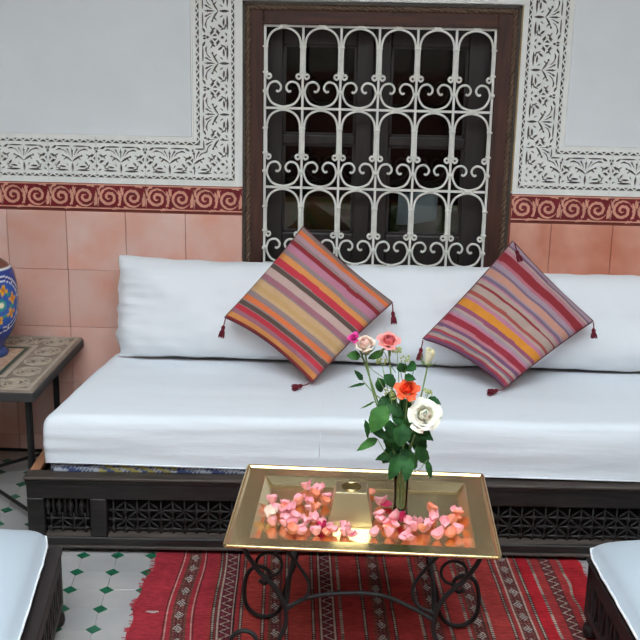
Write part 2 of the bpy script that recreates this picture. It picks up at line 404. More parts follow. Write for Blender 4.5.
# --------- maroon scroll frieze tiles
GAIN = 1.25
def frieze(U, V):
    # salmon figure > 0 ; tile .16 x .088
    W, HH = .16, .088; sol = np.full(U.shape, -1.0)
    for k, cx in enumerate((.038, .118)):
        dx = U-cx; dz = (V-.043)*(1 if k == 0 else -1); r = np.hypot(dx, dz)*1.0; th = np.arctan2(dz, -dx)
        a = .0185; ph = (r-a*th/(2*math.pi)) % a
        sp = .0044-np.abs(ph-a*.45); sp = np.where((r < .0325) & (r > .0045), sp, -1); sol = np.maximum(sol, sp)
        sg = 1 if k == 0 else -1
        for (p, q, hw, bd) in (((.030, .028), (.036, -.022), .0036, .004), ((-.034, .03), (-.012, .036), .0030, .002), ((.006, -.037), (.034, -.033), .0032, -.003), ((-.037, -.034), (-.033, -.004), .0026, .003)):
            sol = np.maximum(sol, leafF(dx, dz, p, q, hw, bd))
    # tendrils and ragged leaf edges between the spirals
    for cx in (.0, .078, .16):
        for (p, q, hw, bd) in (((-.003, .014), (.004, .044), .0030, .004), ((.004, .044), (-.002, .076), .0030, -.004), ((-.010, .012), (-.004, .024), .0024, .002), ((.012, .074), (.004, .060), .0024, -.002)):
            sol = np.maximum(sol, leafF(U-cx, V, p, q, hw, bd))
    wob = .0022*np.sin(U*392+np.sin(V*260)*1.4)*np.sin(V*330+1)
    sol = sol+wob*.55
    sol = np.maximum(sol, .0022-np.abs(V-.0835)); sol = np.maximum(sol, .0020-np.abs(V-.0055))
    return sol
fr_me = relief('frieze_tile', frieze, .0006, .1594, 0, .088, .0016, -.0115, -.0085, [M_CLAY, M_MAROON])
bb = MB(); bb.box(.0006, .1594, -.0095, -.003, 0, .088, .0008); tmpm = bb.mesh('x', M_MAROON)
tr3 = thing('trim_3', None, None); tr3['kind'] = 'structure'; tr3['label'] = 'frieze of maroon tiles with salmon scrolls above the pink dado'
for k in range(8):
    o = link('frieze_tile', fr_me, tr3, (OX0-.002-.16*(k+1), random.uniform(-.0004, .0004), .873))
for k in range(7):
    o = link('frieze_tile', fr_me, tr3, (OX1+.007+.16*k, random.uniform(-.0004, .0004), .873))
# ------------------------------------------------------------------ window
win = thing('window_1', None, None); win['kind'] = 'structure'; win['label'] = 'tall window with carved dark red wooden frame and two glazed casements behind a white grille'
GX0, GX1, GZ0, GZ1 = -.343, .380, .708, 1.472
for nm, a, m in (('frame_stile', (OX0, GX0-.004, -.014, .12, OZ0, OZ1), M_WIN), ('frame_stile', (GX1+.004, OX1, -.014, .12, OZ0, OZ1), M_WIN),
                 ('frame_rail', (GX0-.004, GX1+.004, -.014, .12, GZ1+.006, OZ1), M_WINH), ('frame_rail', (GX0-.004, GX1+.004, -.014, .12, OZ0, GZ0-.008), M_WINH)):
    b = MB(); b.box(*a, .003); obj(nm, b, m, win)
# stepped outer and inner mouldings + twisted rope
def rope(p0, p1, r=.0085):
    b = MB(); p0 = Vector(p0); p1 = Vector(p1); L = (p1-p0).length; n = int(L/.0045); d = (p1-p0)/L
    e1 = Vector((0, -1, 0)); e2 = d.cross(e1)
    for s in range(2):
        pts = []
        for i in range(n+1):
            a = 2*math.pi*(i*.0045/.036)+s*math.pi
            pts.append(p0+d*(L*i/n)+e1*math.cos(a)*r*.45+e2*math.sin(a)*r*.45)
        b.tube(pts, r*.62, 6)
    return b
for p0, p1 in (((OX0+.017, -.016, OZ0), (OX0+.017, -.016, OZ1-.012)), ((OX1-.017, -.016, OZ0), (OX1-.017, -.016, OZ1-.012)), ((OX0+.02, -.016, OZ1-.017), (OX1-.02, -.016, OZ1-.017))):
    obj('rope_moulding', rope(p0, p1), M_ROPE, win, True)
b = MB()
for x in (OX0+.004, OX1-.004): b.box(x-.004, x+.004, -.020, -.010, OZ0, OZ1)
b.box(OX0, OX1, -.020, -.010, OZ1-.008, OZ1)
obj('outer_moulding', b, mat('dark_greenish_wood', (70, 62, 54), .6, var=.2), win)
b = MB()
for x in (GX0-.011, GX1+.011): b.box(x-.004, x+.004, -.019, -.012, GZ0-.02, GZ1+.014)
b.box(GX0-.011, GX1+.011, -.019, -.012, GZ1+.007, GZ1+.015)
obj('inner_moulding', b, M_WIN, win)
# casements
def casement(x0, x1, panes, st0, st1):
    y0, y1 = .060, .095
    for (a, c) in ((x0, x0+st0), (x1-st1, x1)):
        b = MB(); b.box(a, c, y0, y1, OZ0+.01, OZ1-.03, .003); obj('casement_stile', b, M_CASE, win)
    zs = [OZ0+.01]+[z for p in panes for z in p]+[OZ1-.03]
    for k in range(0, len(zs), 2):
        b = MB(); b.box(x0+st0, x1-st1, y0+.002, y1-.002, zs[k], zs[k+1], .003); obj('casement_rail', b, M_CASE, win)
    for (za, zb) in panes:
        b = MB()
        for a in ((x0+st0, x0+st0+.008, za, zb), (x1-st1-.008, x1-st1, za, zb), (x0+st0, x1-st1, za, za+.008), (x0+st0, x1-st1, zb-.008, zb)):
            b.box(a[0], a[1], y0+.010, y1-.01, a[2], a[3])
        f = obj('glazing_bead', b, M_CASE, win)
        b = MB(); b.box(x0+st0, x1-st1, .078, .081, za, zb); obj('glass_pane', b, M_GLASS, win)
PN = ((.848, .962+.075), (1.075+.09, 1.445),)
PN = ((.800, 1.098), (1.126, 1.415))
casement(GX0-.002, .0025, PN, .055, .055)
casement(.0035, GX1+.002, PN, .055, .076)
# dark room behind
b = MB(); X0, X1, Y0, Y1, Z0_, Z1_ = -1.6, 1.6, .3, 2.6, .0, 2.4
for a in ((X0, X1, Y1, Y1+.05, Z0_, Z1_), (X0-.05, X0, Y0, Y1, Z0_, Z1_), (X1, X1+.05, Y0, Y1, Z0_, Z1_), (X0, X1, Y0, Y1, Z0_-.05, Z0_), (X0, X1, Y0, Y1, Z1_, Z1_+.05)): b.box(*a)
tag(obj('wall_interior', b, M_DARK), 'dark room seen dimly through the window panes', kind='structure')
# ------------------------------------------------------------------ white iron grille
gr = thing('window_grille', 'white painted wrought iron grille of arches and scrolls covering the window', 'grille', (0, 0, 0))
CW = (GX1-GX0)/6; CH = (GZ1-GZ0)/3; GY = -.006
def rodm(name, p0, p1, r=.0045, n=4): b = MB(); b.tube([p0, p1], r, n); return b.mesh(name, M_IRONW)
vb = rodm('vertical_bar', (0, 0, GZ0-.004), (0, 0, GZ1+.004), .0052); hb = rodm('horizontal_bar', (GX0-.004, 0, 0), (GX1+.004, 0, 0), .0052)
for i in range(7): link('vertical_bar', vb, gr, (GX0+CW*i, GY+.004, 0))
for j in range(4): link('horizontal_bar', hb, gr, (0, GY+.004, GZ0+CH*j))
def U(px, py): return (px/188*CW, 0, -py/405*CH)
arch = [(9, 234), (9, 180), (10, 95), (22, 48), (50, 20), (94, 8), (138, 20), (166, 48), (178, 95), (179, 180), (179, 234)]
ring = lambda s: [(94-s*(85), 234), (94-s*(84), 250), (94-s*(75), 258), (94-s*(65), 252), (94-s*(64), 242), (94-s*(71), 235), (94-s*(78), 240)]
pts = [U(*p) for p in list(reversed(ring(1)))[:-1]+arch+ring(-1)[1:]]
b = MB(); b.tube(cr(pts, 6), .0038, 8); am = b.mesh('arch_rod', M_IRONW, True)
hs = [(57, 316), (66, 322), (78, 312), (80, 294), (66, 276), (46, 273), (24, 285), (12, 318), (18, 350), (42, 382), (94, 397)]
full = hs+[(188-x, y) for x, y in reversed(hs[:-1])]
b = MB(); b.tube(cr([U(*p) for p in full], 6), .0038, 8); sm = b.mesh('scroll_rod', M_IRONW, True)
def collar(w_, hh, d=.0075): b = MB(); b.box(-w_/2, w_/2, -d, d, -hh/2, hh/2, .0015); return b.mesh('collar', M_IRONW)
cv = collar(.021, .0065); ch_ = collar(.024, .0085); cs = collar(.0125, .0065); ce = collar(.017, .010)
for j in range(3):
    zt = GZ1-CH*j
    for i in range(6):
        x = GX0+CW*i
        link('arch_rod', am, gr, (x, GY-.001, zt)); link('scroll_rod', sm, gr, (x, GY-.001, zt))
        link('collar', ch_, gr, (x+CW/2, GY, zt+.0005))
    for i in range(7):
        x = GX0+CW*i; e = 1
        for py in (100, 226): link('collar', cv, gr, (x, GY, zt-py/405*CH))
        link('collar', ce, gr, (x, GY, zt-320/405*CH))
for i in range(6): link('collar', ch_, gr, (GX0+CW*(i+.5), GY, GZ0+.001))
# ------------------------------------------------------------------ textiles added inside, standing in for green and white pane reflections
def pillow_mesh(name, W, Hh, T, m, nu=40, nv=24, pu=6, pv=2.6, seed=0, wr=.004, sag=0, colf=None, flatb=.5):
    vs = []; cols = []
    def surf(sgn):
        for j in range(nv+1):
            for i in range(nu+1):
                u = 2*i/nu-1; v = 2*j/nv-1
                e = max(0, (1-abs(u)**pu))**.5*max(0, (1-abs(v)**pv))**.55
                x = u*W/2*(1-.02*(1-e)*0)-0; z = v*Hh/2
                # corners slightly pulled in edges
                x *= 1-.025*(1-v*v)*0; z *= (1-.03*(1-abs(u)**2))
                if W > .8:
                    x += math.copysign(abs(u)**9, u)*(.012*noise.noise(Vector((seed, v*2.6, 3)))+.006*noise.noise(Vector((seed, v*8, 5)))-.010*v*v*abs(v)+.012*max(0, -v)**10)
                    z += math.copysign(abs(v)**7, v)*(.007*noise.noise(Vector((x*4.5, seed, 1)))+.004*noise.noise(Vector((x*13, seed, 2))))-.006*(1-abs(u)**3)*max(0, v)
                n = noise.noise(Vector((x*7+seed, z*9, sgn*3)))+.5*noise.noise(Vector((x*16+seed, z*22, sgn*5)))
                n2 = noise.noise(Vector((u*3+seed, v*14, 1.7+sgn))) * (abs(u)**6)
                y = sgn*T/2*e*(1 if sgn < 0 else flatb*2)
                y += (n*wr+n2*wr*1.6)*min(1, e*3)
                vs.append((x, y, z-sag*(1-u*u)))
    b = MB(); surf(-1); surf(1); b.v = vs; W1 = nu+1; off = W1*(nv+1)
    for j in range(nv):
        for i in range(nu):
            a = j*W1+i; b.f.append((a, a+1, a+W1+1, a+W1)); b.m.append(0)
            a += off; b.f.append((a+W1, a+W1+1, a+1, a)); b.m.append(0)
    # stitch edge
    edge = [i for i in range(W1)]+[nu+W1*j for j in range(1, nv+1)]+[nv*W1+i for i in range(nu-1, -1, -1)]+[W1*j for j in range(nv-1, 0, -1)]
    for k in range(len(edge)):
        a, c = edge[k], edge[(k+1) % len(edge)]; b.f.append((a, a+off, c+off, c)); b.m.append(0)
    return b
b = pillow_mesh('c', .44, .16, .10, None, 20, 12, 4, 3, 3)
green = tag(obj('cushion', b, mat('green_reflection_cloth', (92, 96, 40), .9, rgb2=(140, 90, 70), vscale=22), smooth=True, loc=(-.17, .36, .80), rot=(-.2, 0, 0)),
            'green patterned cushion added inside for the reflections in the lower left panes', 'cushion')
b = pillow_mesh('c', .34, .14, .10, None, 20, 12, 4, 3, 5)
tag(obj('cushion', b, mat('dull_green_reflection_cloth', (74, 92, 42), .9, var=.3, vscale=18), smooth=True, loc=(.25, .37, .79), rot=(-.2, 0, 0)),
    'dull green cushion added inside for the reflections in the lower right panes', 'cushion')
b = MB(); b.grid(lambda u, v: (.13*u-.02*v, .015*math.sin(u*5), .11*v+.05*u), 8, 8)
o = obj('reflection_cloth', b, mat('pale_reflection_cloth', (176, 190, 200), .9), smooth=True, loc=(.10, .262, .80), rot=(-.35, .25, 0)); o.modifiers.new('solid', 'SOLIDIFY').thickness = .004
tag(o, 'pale blue-white cloth added behind the right casement for a reflected patch', 'cloth')
b = MB(); b.box(-.413, .455, .30, .46, .68, .72, .004)
tag(obj('inner_shelf', b, M_CASE), 'dark wooden shelf inside the room below the window panes', 'shelf')
# ------------------------------------------------------------------ divan
DA = 2.7*D2R
dv = thing('divan', 'long low dark wooden divan with pierced lattice front under white mattress', 'sofa', (-.944, -.738, 0), DA)
DL, DD = 2.35, .66
def part(nm, a, m, parent, ch=.003, **k): b = MB(); b.box(*a, ch); return obj(nm, b, m, parent, **k)
part('top_rail', (0, DL, 0, .03, .168, .218), M_WOOD, dv)
part('top_lip', (-.004, DL, -.009, .045, .228, .236), M_WORN, dv, .002)
part('top_moulding', (-.002, DL, -.004, .040, .216, .228), M_WOOD, dv, .002)
part('bottom_rail', (0, DL, -.002, .03, .018, .050), M_WOOD, dv)
part('lower_bead', (-.002, DL, -.009, .004, .018, .026), M_WORN, dv, .002)
part('plinth', (.03, DL, .04, .06, 0, .02), M_WOOD, dv)
part('end_rail', (0, .025, .03, DD, .018, .218), M_WOOD, dv)
part('end_rail_cap', (.0, .03, .045, DD, .218, .236), M_ORW, dv, .003)
part('back_rail', (0, DL, DD-.03, DD, .0, .218), M_WOOD, dv)
part('slat_deck', (.03, DL-.03, .035, DD-.03, .190, .205), M_WOOD, dv)
holes = [(.048, .178), (.226, 1.005), (1.055, 1.80), (1.86, 2.30)]
xs = [0]+[x for h_ in holes for x in h_]+[DL]
for k in range(0, len(xs), 2): part('post', (xs[k], xs[k+1], 0, .03, .050, .168), M_WOOD, dv)
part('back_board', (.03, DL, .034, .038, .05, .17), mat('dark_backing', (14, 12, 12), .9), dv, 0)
hp = [(.0026, 0), (.0026, .3), (.0045, .36), (.0026, .42), (.0026, .58), (.0045, .64), (.0026, .7), (.0026, 1)]
def spindle_x(L, n, r=.0024, bead=.0058):
    prof = []
    for k in range(n):
        c = (k+.5)*L/n; g_ = L/n
        prof += [(r, c-g_*.45), (r*1.35, c-g_*.25), (bead*.7, c-g_*.17), (bead, c-g_*.06), (bead, c+g_*.06), (bead*.7, c+g_*.17), (r*1.35, c+g_*.25), (r, c+g_*.45)]
    return prof
sp_cache = {}
def add_lattice(x0, x1, spind=False):
    z0, z1 = .062, .160; L = x1-x0; pan = MB()
    pan.quadbox([(x0, 0.002, .050), (x1, 0.002, .050), (x1, .03, .050), (x0, .03, .050), (x0, .002, .052), (x1, .002, .052), (x1-.004, .03, .064), (x0+.004, .03, .064)])
    lat = obj('lattice_panel', pan, M_WORN, dv); n = max(3, int(round(L/.0345))); g_ = L/n; rows = 3 if not spind else 2
    gz = .0285; yy = .016
    for r_ in range(rows):
        zc = z0+.010+gz*r_
        me = MB().lathe(spindle_x(L, n, .0026, .0064), n=8, axis='x').mesh('spindle', M_WOOD, True)
        link('spindle', me, lat, (x0, yy, zc))
    hgt = (gz*rows+.016) if not spind else gz*1+.02
    key = ('v', rows)
    if key not in sp_cache: sp_cache[key] = MB().lathe([(.0024, 0), (.0024, .004), (.005, .008), (.005, .012), (.0024, .018), (.0022, .03), (.005, .0345), (.0055, .0385), (.005, .0425), (.0022, .048), (.0022, .058), (.005, .063), (.0055, .067), (.005, .071), (.0022, .076), (.0024, .102)][:16 if rows == 3 else 11], n=8).mesh('spindle', M_WOOD, True)
    for i in range(n): link('spindle', sp_cache[key], lat, (x0+(i+.5)*g_, yy-.002, z0-.002))
    dl = math.hypot(g_, gz)
    if 'd' not in sp_cache: sp_cache['d'] = MB().lathe([(.0018, 0), (.0026, .3), (.0026, .7), (.0018, 1)], n=6).mesh('spindle', M_WOOD, True)
    for i in range(n-1):
        for r_ in range(rows-1):
            s = 1 if (i+r_) % 2 == 0 else -1
            a = math.atan2(s*g_, gz)
            link('spindle', sp_cache['d'], lat, (x0+(i+.5+(0 if s > 0 else 1))*g_, yy-.004, z0+.010+gz*r_), (0, a, 0), (1, 1, dl))
    for i in range(0, n-1):   # half rays to the top rail
        if rows == 3:
            s = 1 if i % 2 == 0 else -1
            link('spindle', sp_cache['d'], lat, (x0+(i+.5+(0 if s > 0 else 1))*g_, yy-.004, z0+.010+gz*2), (0, math.atan2(s*g_, gz), 0), (1, 1, dl*.95))
    if spind:
        fat = MB().lathe([(.002, 0), (.0065, .006), (.0035, .011), (.0045, .016), (.009, .028), (.0085, .036), (.0035, .046), (.0055, .050), (.002, .054)], n=8).mesh('spindle', M_WOOD, True)
        thin = MB().lathe([(.003, 0), (.004, .01), (.0035, .02), (.004, .03), (.0035, .05), (.003, .054)], n=6).mesh('spindle', M_WOOD, True)
        for i in range(8): link('spindle', fat if i % 2 == 0 else thin, lat, (x0+(i+.5)*L/8, yy-.002, z0+.049))
for k, (a, c) in enumerate(holes): add_lattice(a, c, k == 0)
# ------------------------------------------------------------------ under-blanket + mattress
def cloth_color(me, fn, co=None):
    n = len(me.vertices); c = np.empty(n*3); me.vertices.foreach_get('co', c) if co is None else None
    c = c.reshape(-1, 3) if co is None else co
    rgb = fn(c); a = me.color_attributes.new('Col', 'FLOAT_COLOR', 'POINT')
    a.data.foreach_set('color', np.concatenate([rgb, np.ones((n, 1))], 1).astype(np.float32).ravel())
def LN(*c): return np.array(lin(c))
def boxy(name, corners, z0, z1, rad, nx, ny, nz, seed, wr):
    # rounded soft slab on quad outline; corners FL FR BR BL
    FL, FR, BR, BL = [Vector((*c, 0)) for c in corners]
    b = MB(); prof = []
    K = 6
    for k in range(nz+1): prof.append((0, z0+(z1-rad-z0)*k/nz))
    for k in range(1, K+1):
        a = math.pi/2*k/K; prof.append((rad*(1-math.cos(a)), z1-rad+rad*math.sin(a)))
    # perimeter loop
    per = []
    cs_ = [FL, FR, BR, BL]; ns = [nx, ny, nx, ny]
    ctr = (FL+FR+BR+BL)/4
    for s in range(4):
        for k in range(ns[s]): per.append((s, k/ns[s]))
    def pt(s, t, off):
        A, B = cs_[s], cs_[(s+1) % 4]; 
        pA, pB, pC, pD = cs_[s-1], A, B, cs_[(s+2) % 4]
        d = (B-A).normalized(); nrm = Vector((-d.y, d.x, 0))
        L = (B-A).length; q = min(max(t*L, 0), L)
        # inset keeping corner continuity + round corner
        dA = (A-pA).normalized(); nA = Vector((-dA.y, dA.x, 0)); dB = (pD-B).normalized(); nB = Vector((-dB.y, dB.x, 0))
        a2 = A+(nrm+nA)*off; b2 = B+(nrm+nB)*off; p = a2.lerp(b2, t)
        cr_ = .03; e = min(t*L, (1-t)*L)
        if e < cr_: 
            k = (1-e/cr_)**2; p += (nrm+(nA if t < .5 else nB)).normalized()*k*cr_*.35
        return p
    for (off, z) in prof:
        for (s, t) in per:
            p = pt(s, t, off); p.z = z; b.v.append(tuple(p))
    n = len(per)
    for r in range(len(prof)-1):
        for k in range(n): b.f.append((r*n+k, r*n+(k+1) % n, (r+1)*n+(k+1) % n, (r+1)*n+k)); b.m.append(0)
    # top as grid using perimeter front/back
    base = (len(prof)-1)*n
    fr = [base+k for k in range(nx)]+[base+nx]
    rt = [base+nx+k for k in range(ny+1)]
    bk = [base+nx+ny+k for k in range(nx+1)]; bk = bk[::-1]
    lf = [base+(nx+ny+nx+k) % n if (nx+ny+nx+k) < n else base for k in range(ny+1)]; lf = lf[::-1]
    G = [[None]*(nx+1) for _ in range(ny+1)]
    for i in range(nx+1): G[0][i] = fr[i]; G[ny][i] = bk[i]
    for j in range(ny+1): G[j][nx] = rt[j]; G[j][0] = lf[j]
    for j in range(1, ny):
        for i in range(1, nx):
            a = Vector(b.v[fr[i]]).lerp(Vector(b.v[bk[i]]), j/ny); G[j][i] = len(b.v); b.v.append(tuple(a))
    for j in range(ny):
        for i in range(nx): b.f.append((G[j][i], G[j][i+1], G[j+1][i+1], G[j+1][i])); b.m.append(0)
    out = []
    for v in b.v:
        v = Vector(v); k = (v.z-z0)/(z1-z0)
        nn = noise.noise(Vector((v.x*2.2+seed, v.y*5, v.z*14)))+.45*noise.noise(Vector((v.x*4+seed, v.y*14, v.z*38)))
        d = nn*wr
        if v.z < z1-rad*.4:   # front folds push outward
            dirv = (Vector((v.x, v.y, 0))-ctr); 
            v += Vector((0, -1, 0))*d if v.y < ctr.y else Vector((0, 1, 0))*d*.3
            v.x += -.5*d if v.x < ctr.x-1 else 0
        else: v.z += d*.55
        out.append(tuple(v))
    b.v = out; return b
b = boxy('blanket', [(-.890, -.704), (1.32, -.580), (1.29, -.12), (-.87, -.12)], .2365, .262, .010, 400, 20, 3, 4, .004)
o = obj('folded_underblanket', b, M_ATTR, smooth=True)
def blanket(c):
    x, y, z = c[:, 0], c[:, 1], c[:, 2]; k = (np.sin(x*900+z*500)*np.sin(z*1500-x*300) > .1)
    gold = (np.sin(x*9+1) > .55) & (np.sin(x*140+z*300) > 0)
    col_ = np.where(k[:, None], LN(200, 206, 216), LN(70, 84, 130)); col_ = np.where(gold[:, None], LN(190, 176, 96), col_)
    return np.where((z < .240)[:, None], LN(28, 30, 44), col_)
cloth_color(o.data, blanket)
tag(o, 'thin blue and white patterned blanket edge showing below the divan mattress', 'blanket')
b = boxy('mattress', [(-.900, -.712), (1.34, -.605), (1.34, -.055), (-.840, -.055)], .268, .408, .034, 170, 44, 14, 11, .0075)
b.v = [(x, y, z-.024*min(1, max(0, x+.9)/1.6)*max(0, min(1, (.408-z)/.14))*(1 if y < -.3 else 0)) for x, y, z in b.v]
mt = obj('mattress', b, M_SHEETW, smooth=True)
tag(mt, 'thick mattress in smooth white cotton cover lying on the lattice divan', 'mattress')
b = MB()   # sheet hem, seam ridge
b.tube([(-.89, -.716, .271), (-.3, -.688, .261), (.4, -.655, .250), (1.32, -.610, .236)], .0022, 6); obj('piping', b, M_SHEET, mt, True)
pts = [(-.115, y, .4105) for y in np.linspace(-.25, -.62, 8)]+[(-.116, -.655, .398), (-.117, -.672, .370), (-.118, -.676, .30)]
b = MB(); b.tube(pts, .0009, 6); obj('seam', b, M_SHEET, mt, True)
# back bolsters
def bolster(x0, x1, label, seed, zt):
    W = x1-x0; b = pillow_mesh('b', W, zt-.408, .165, None, 110, 34, 8, 2.7, seed, .013)
    o = obj('back_cushion', b, M_SHEET, smooth=True, loc=((x0+x1)/2, -.128, (zt+.408)/2+.004), rot=(-.16, 0, 0))
    tag(o, label, 'cushion', None)
    return o
bolster(-.811, .404, 'long white back cushion behind the orange striped pillow, at left', 1, .739)
bolster(.412, 1.36, 'white back cushion at the right, behind the purple and maroon striped pillow', 9, .729)
# ------------------------------------------------------------------ striped kilim cushions
def stripes_fn(S, default):
    pos = np.array([s[0] for s in S]+[1.01]); cols = [LN(*s[1]) for s in S]
    def f(s):
        out = np.empty((len(s), 3)); out[:] = LN(*default)
        for k in range(len(S)):
            m = (s >= pos[k]) & (s < pos[k+1]); out[m] = cols[k]
        return out
    return f
def kilim(name, T, R, B, L, thick, S, label, seed, tassels):
    T, R, B, L = map(Vector, (T, R, B, L)); n = 150; c0 = (T+R+B+L)/4
    N = (R-L).cross(T-B).normalized()
    if N.y > 0: N = -N
    vs = []; sv = []; b = MB()
    root = thing(name, label, 'cushion', tuple(c0+Vector((0, -.012, .002))))
    for sg in (1, -1):
        for j in range(n+1):
            for i in range(n+1):
                s, t = j/n, i/n      # s: T->L ; t: T->R
                u, v = 2*t-1, 2*s-1
                # edges bow inward slightly
                bow = .035
                tt = .5+(t-.5)*(1-bow*(1-v*v)*1.0); ss = .5+(s-.5)*(1-bow*(1-u*u))
                p = T.lerp(R, tt).lerp(L.lerp(B, tt), ss)
                e = (max(0, 1-u*u)*max(0, 1-v*v))**.42
                q = Vector((u*2.3+seed, v*2.3, sg)); wv = noise.noise(q)*.010+noise.noise(q*2.7)*.004
                wv += .011*math.sin(11*(v-.25*u)+seed)*max(0, v)**3*max(0, u+.5)+.012*noise.noise(Vector((u*3+seed, v*6, 4)))*max(0, v)*max(0, u+.3)
                p = p+N*(sg*thick*.5*e+wv*min(1, e*2.5))
                # slump: belly lower
                p = p-c0; p += (T-B).normalized()*.016*max(0, v)**4*(1-u*u)
                vs.append(tuple(p)); sv.append(s+.004*noise.noise(Vector((u*1.5, v*1.2, seed))))
    b.v = vs; W1 = n+1; off = W1*W1
    for j in range(n):
        for i in range(n):
            a = j*W1+i; b.f.append((a, a+W1, a+W1+1, a+1)); b.m.append(0)
            a += off; b.f.append((a+1, a+W1+1, a+W1, a)); b.m.append(0)
    o = obj('cover', b, M_ATTR, root, True); fn = stripes_fn(S, S[0][1]); cloth_color(o.data, lambda c: fn(np.array(sv)))
    # piped edge
    idx = [i for i in range(0, n+1, 5)]+[n+W1*j for j in range(5, n+1, 5)]+[n*W1+i for i in range(n-5, -1, -5)]+[W1*j for j in range(n-5, 0, -5)]
    b = MB(); b.tube([vs[i] for i in idx], .0026, 6, closed=True); obj('piping', b, mat('cushion_piping', (110, 60, 66), .9), root, True)
    for (p, d, L_) in tassels:
        p = Vector(p)-c0; d = Vector(d).normalized(); b = MB()
        cord = [p, p+d*L_*.18+Vector((0, -.004, 0)), p+d*L_*.42]
        b.tube(cr(cord, 3), .0018, 6)
        kb = p+d*L_*.42; e1 = d.orthogonal().normalized(); e2 = d.cross(e1)
        b.tube([kb-d*.003, kb+d*.003, kb+d*.009, kb+d*.011], [.002, .0065, .0065, .004], 8)
        for k in range(16):
            a = k*2.4; rr = .0075*math.sqrt((k+.5)/16); o1 = e1*math.cos(a)*rr+e2*math.sin(a)*rr
            b.tube([kb+d*.008+o1*.4, kb+d*L_*.35+o1*1.2, kb+d*L_*.58+o1*1.5], [.0018, .002, .0014], 4)
        obj('tassel', b, M_TASS, root, True)
    return root
GY_, OR, LI, DR, LP, GR, YE, RD, BR_, PK, MV, BE = (150, 128, 120), (232, 122, 70), (186, 148, 156), (150, 42, 50), (196, 128, 150), (158, 134, 132), (228, 150, 84), (206, 58, 72), (96, 78, 70), (204, 172, 162), (172, 112, 124), (212, 172, 128)
SL = [(0, GY_), (.035, OR), (.075, LI), (.12, GR), (.145, DR), (.185, LP), (.245, GR), (.285, YE), (.335, RD), (.395, GR), (.405, BR_), (.445, PK), (.51, MV), (.555, GR), (.57, BE), (.62, (208, 166, 112)), (.66, BE), (.69, GR), (.735, OR), (.785, GR), (.795, BR_), (.835, GR), (.845, RD), (.89, MV), (.93, YE), (.975, DR)]
kilim('striped_cushion', (-.204, -.155, .862), (.082, -.262, .652), (-.156, -.385, .425), (-.438, -.270, .590), .125, SL,
      'square cushion with orange, red and beige stripes, leaning at left', 2.1,
      [((-.434, -.278, .590), (-.25, 0, -1), .065), ((.082, -.268, .650), (.10, 0, -1), .065), ((-.165, -.395, .424), (-1, -.5, -.16), .055)])
RG, PU, SA, DL2, TN = (172, 146, 158), (124, 84, 116), (206, 150, 130), (128, 106, 128), (186, 162, 150)
SR = [(0, RG), (.04, PU), (.055, TN), (.075, (190, 130, 140)), (.11, DR), (.185, (190, 112, 124)), (.21, RG), (.25, DL2), (.27, SA), (.33, RG), (.345, DL2), (.37, LP), (.385, TN), (.42, DR), (.435, TN), (.50, (176, 84, 76)), (.53, TN), (.55, LP), (.58, (226, 146, 50)), (.645, (158, 84, 110)), (.68, TN), (.70, RG), (.725, LP), (.745, (160, 46, 62)), (.80, (196, 126, 136)), (.83, PU), (.86, TN), (.89, (176, 66, 76)), (.91, DL2), (.93, TN), (.955, (184, 70, 86)), (.98, PU)]
kilim('striped_cushion', (.454, -.150, .833), (.700, -.262, .612), (.428, -.378, .425), (.180, -.280, .543), .12, SR,
      'square cushion with purple, pink and maroon stripes and one yellow stripe, at right', 5.7,
      [((.456, -.178, .832), (.30, -.62, -1), .062), ((.700, -.268, .610), (.10, -.1, -1), .050), ((.425, -.385, .424), (-1, -.5, -.10), .055), ((.180, -.285, .541), (-.15, -.1, -1), .065)])
# ------------------------------------------------------------------ tray table
tt = thing('tray_table_base', 'black wrought iron scroll stand under the brass tray', 'table stand', (.009, -1.212, 0), -.5*D2R)
def ironp(pts, r=.0065, n=6, nm='scroll_leg', flat=None): b = MB(); b.tube(cr(pts, 6), r, 8, flat=flat); return obj(nm, b, M_IRON, tt, True)
def sideleg(sx, sy):
    y = sy*.150
    P = [(-.262, .374), (-.25, .345), (-.225, .308), (-.19, .270), (-.168, .225), (-.166, .178), (-.185, .120), (-.215, .075), (-.25, .035), (-.285, .012), (-.322, .020), (-.337, .055), (-.322, .085), (-.295, .088), (-.283, .066), (-.297, .052)]
    P = [(-.262, .374), (-.25, .345), (-.225, .308), (-.19, .270), (-.168, .225), (-.166, .178), (-.183, .130), (-.195, .085), (-.20, .050), (-.222, .022), (-.258, .018), (-.290, .045), (-.296, .095), (-.286, .14), (-.262, .158), (-.238, .150), (-.230, .128), (-.244, .112), (-.258, .120)]
    ironp([(-sx*x, y, z) for x, z in P], .0056)
for sx in (-1, 1):
    for sy in (-1, 1):
        sideleg(sx, sy)
        c = [(sx*(.205+.029*math.cos(a)), sy*.135, .318+.029*math.sin(a)) for a in np.linspace(0, 2*math.pi, 15)[:-1]]
        b = MB(); b.tube(c, .0038, 6, closed=True); obj('ring_scroll', b, M_IRON, tt, True)
        ironp([(sx*.168, sy*.150, .222), (sx*.125, sy*.150, .245), (sx*.115, sy*.15, .285), (sx*.14, sy*.15, .33), (sx*.17, sy*.15, .368)], .004, nm='side_scroll')
for sy in (-1, 1):
    ironp([(-.168, sy*.150, .215), (-.12, sy*.148, .246), (-.045, sy*.148, .262), (.045, sy*.148, .262), (.12, sy*.148, .232), (.168, sy*.150, .205)], .005, nm='stretcher')
for sx in (-1, 1):
    ironp([(sx*.166, -.15, .2), (sx*.166, -.07, .235), (sx*.166, .07, .235), (sx*.166, .15, .2)], .0055, nm='stretcher')
b = MB()
for a in ((-.27, .27, -.165, -.15), (-.27, .27, .15, .165), (-.27, -.255, -.15, .15), (.255, .27, -.15, .15)): b.box(a[0], a[1], a[2], a[3], .370, .379)
obj('top_frame', b, M_IRON, tt)
tray = thing('brass_tray', 'large rectangular brass tray with wide rim, holding rose petals and a vase', 'tray', (.009, -1.212, 0), -.5*D2R)
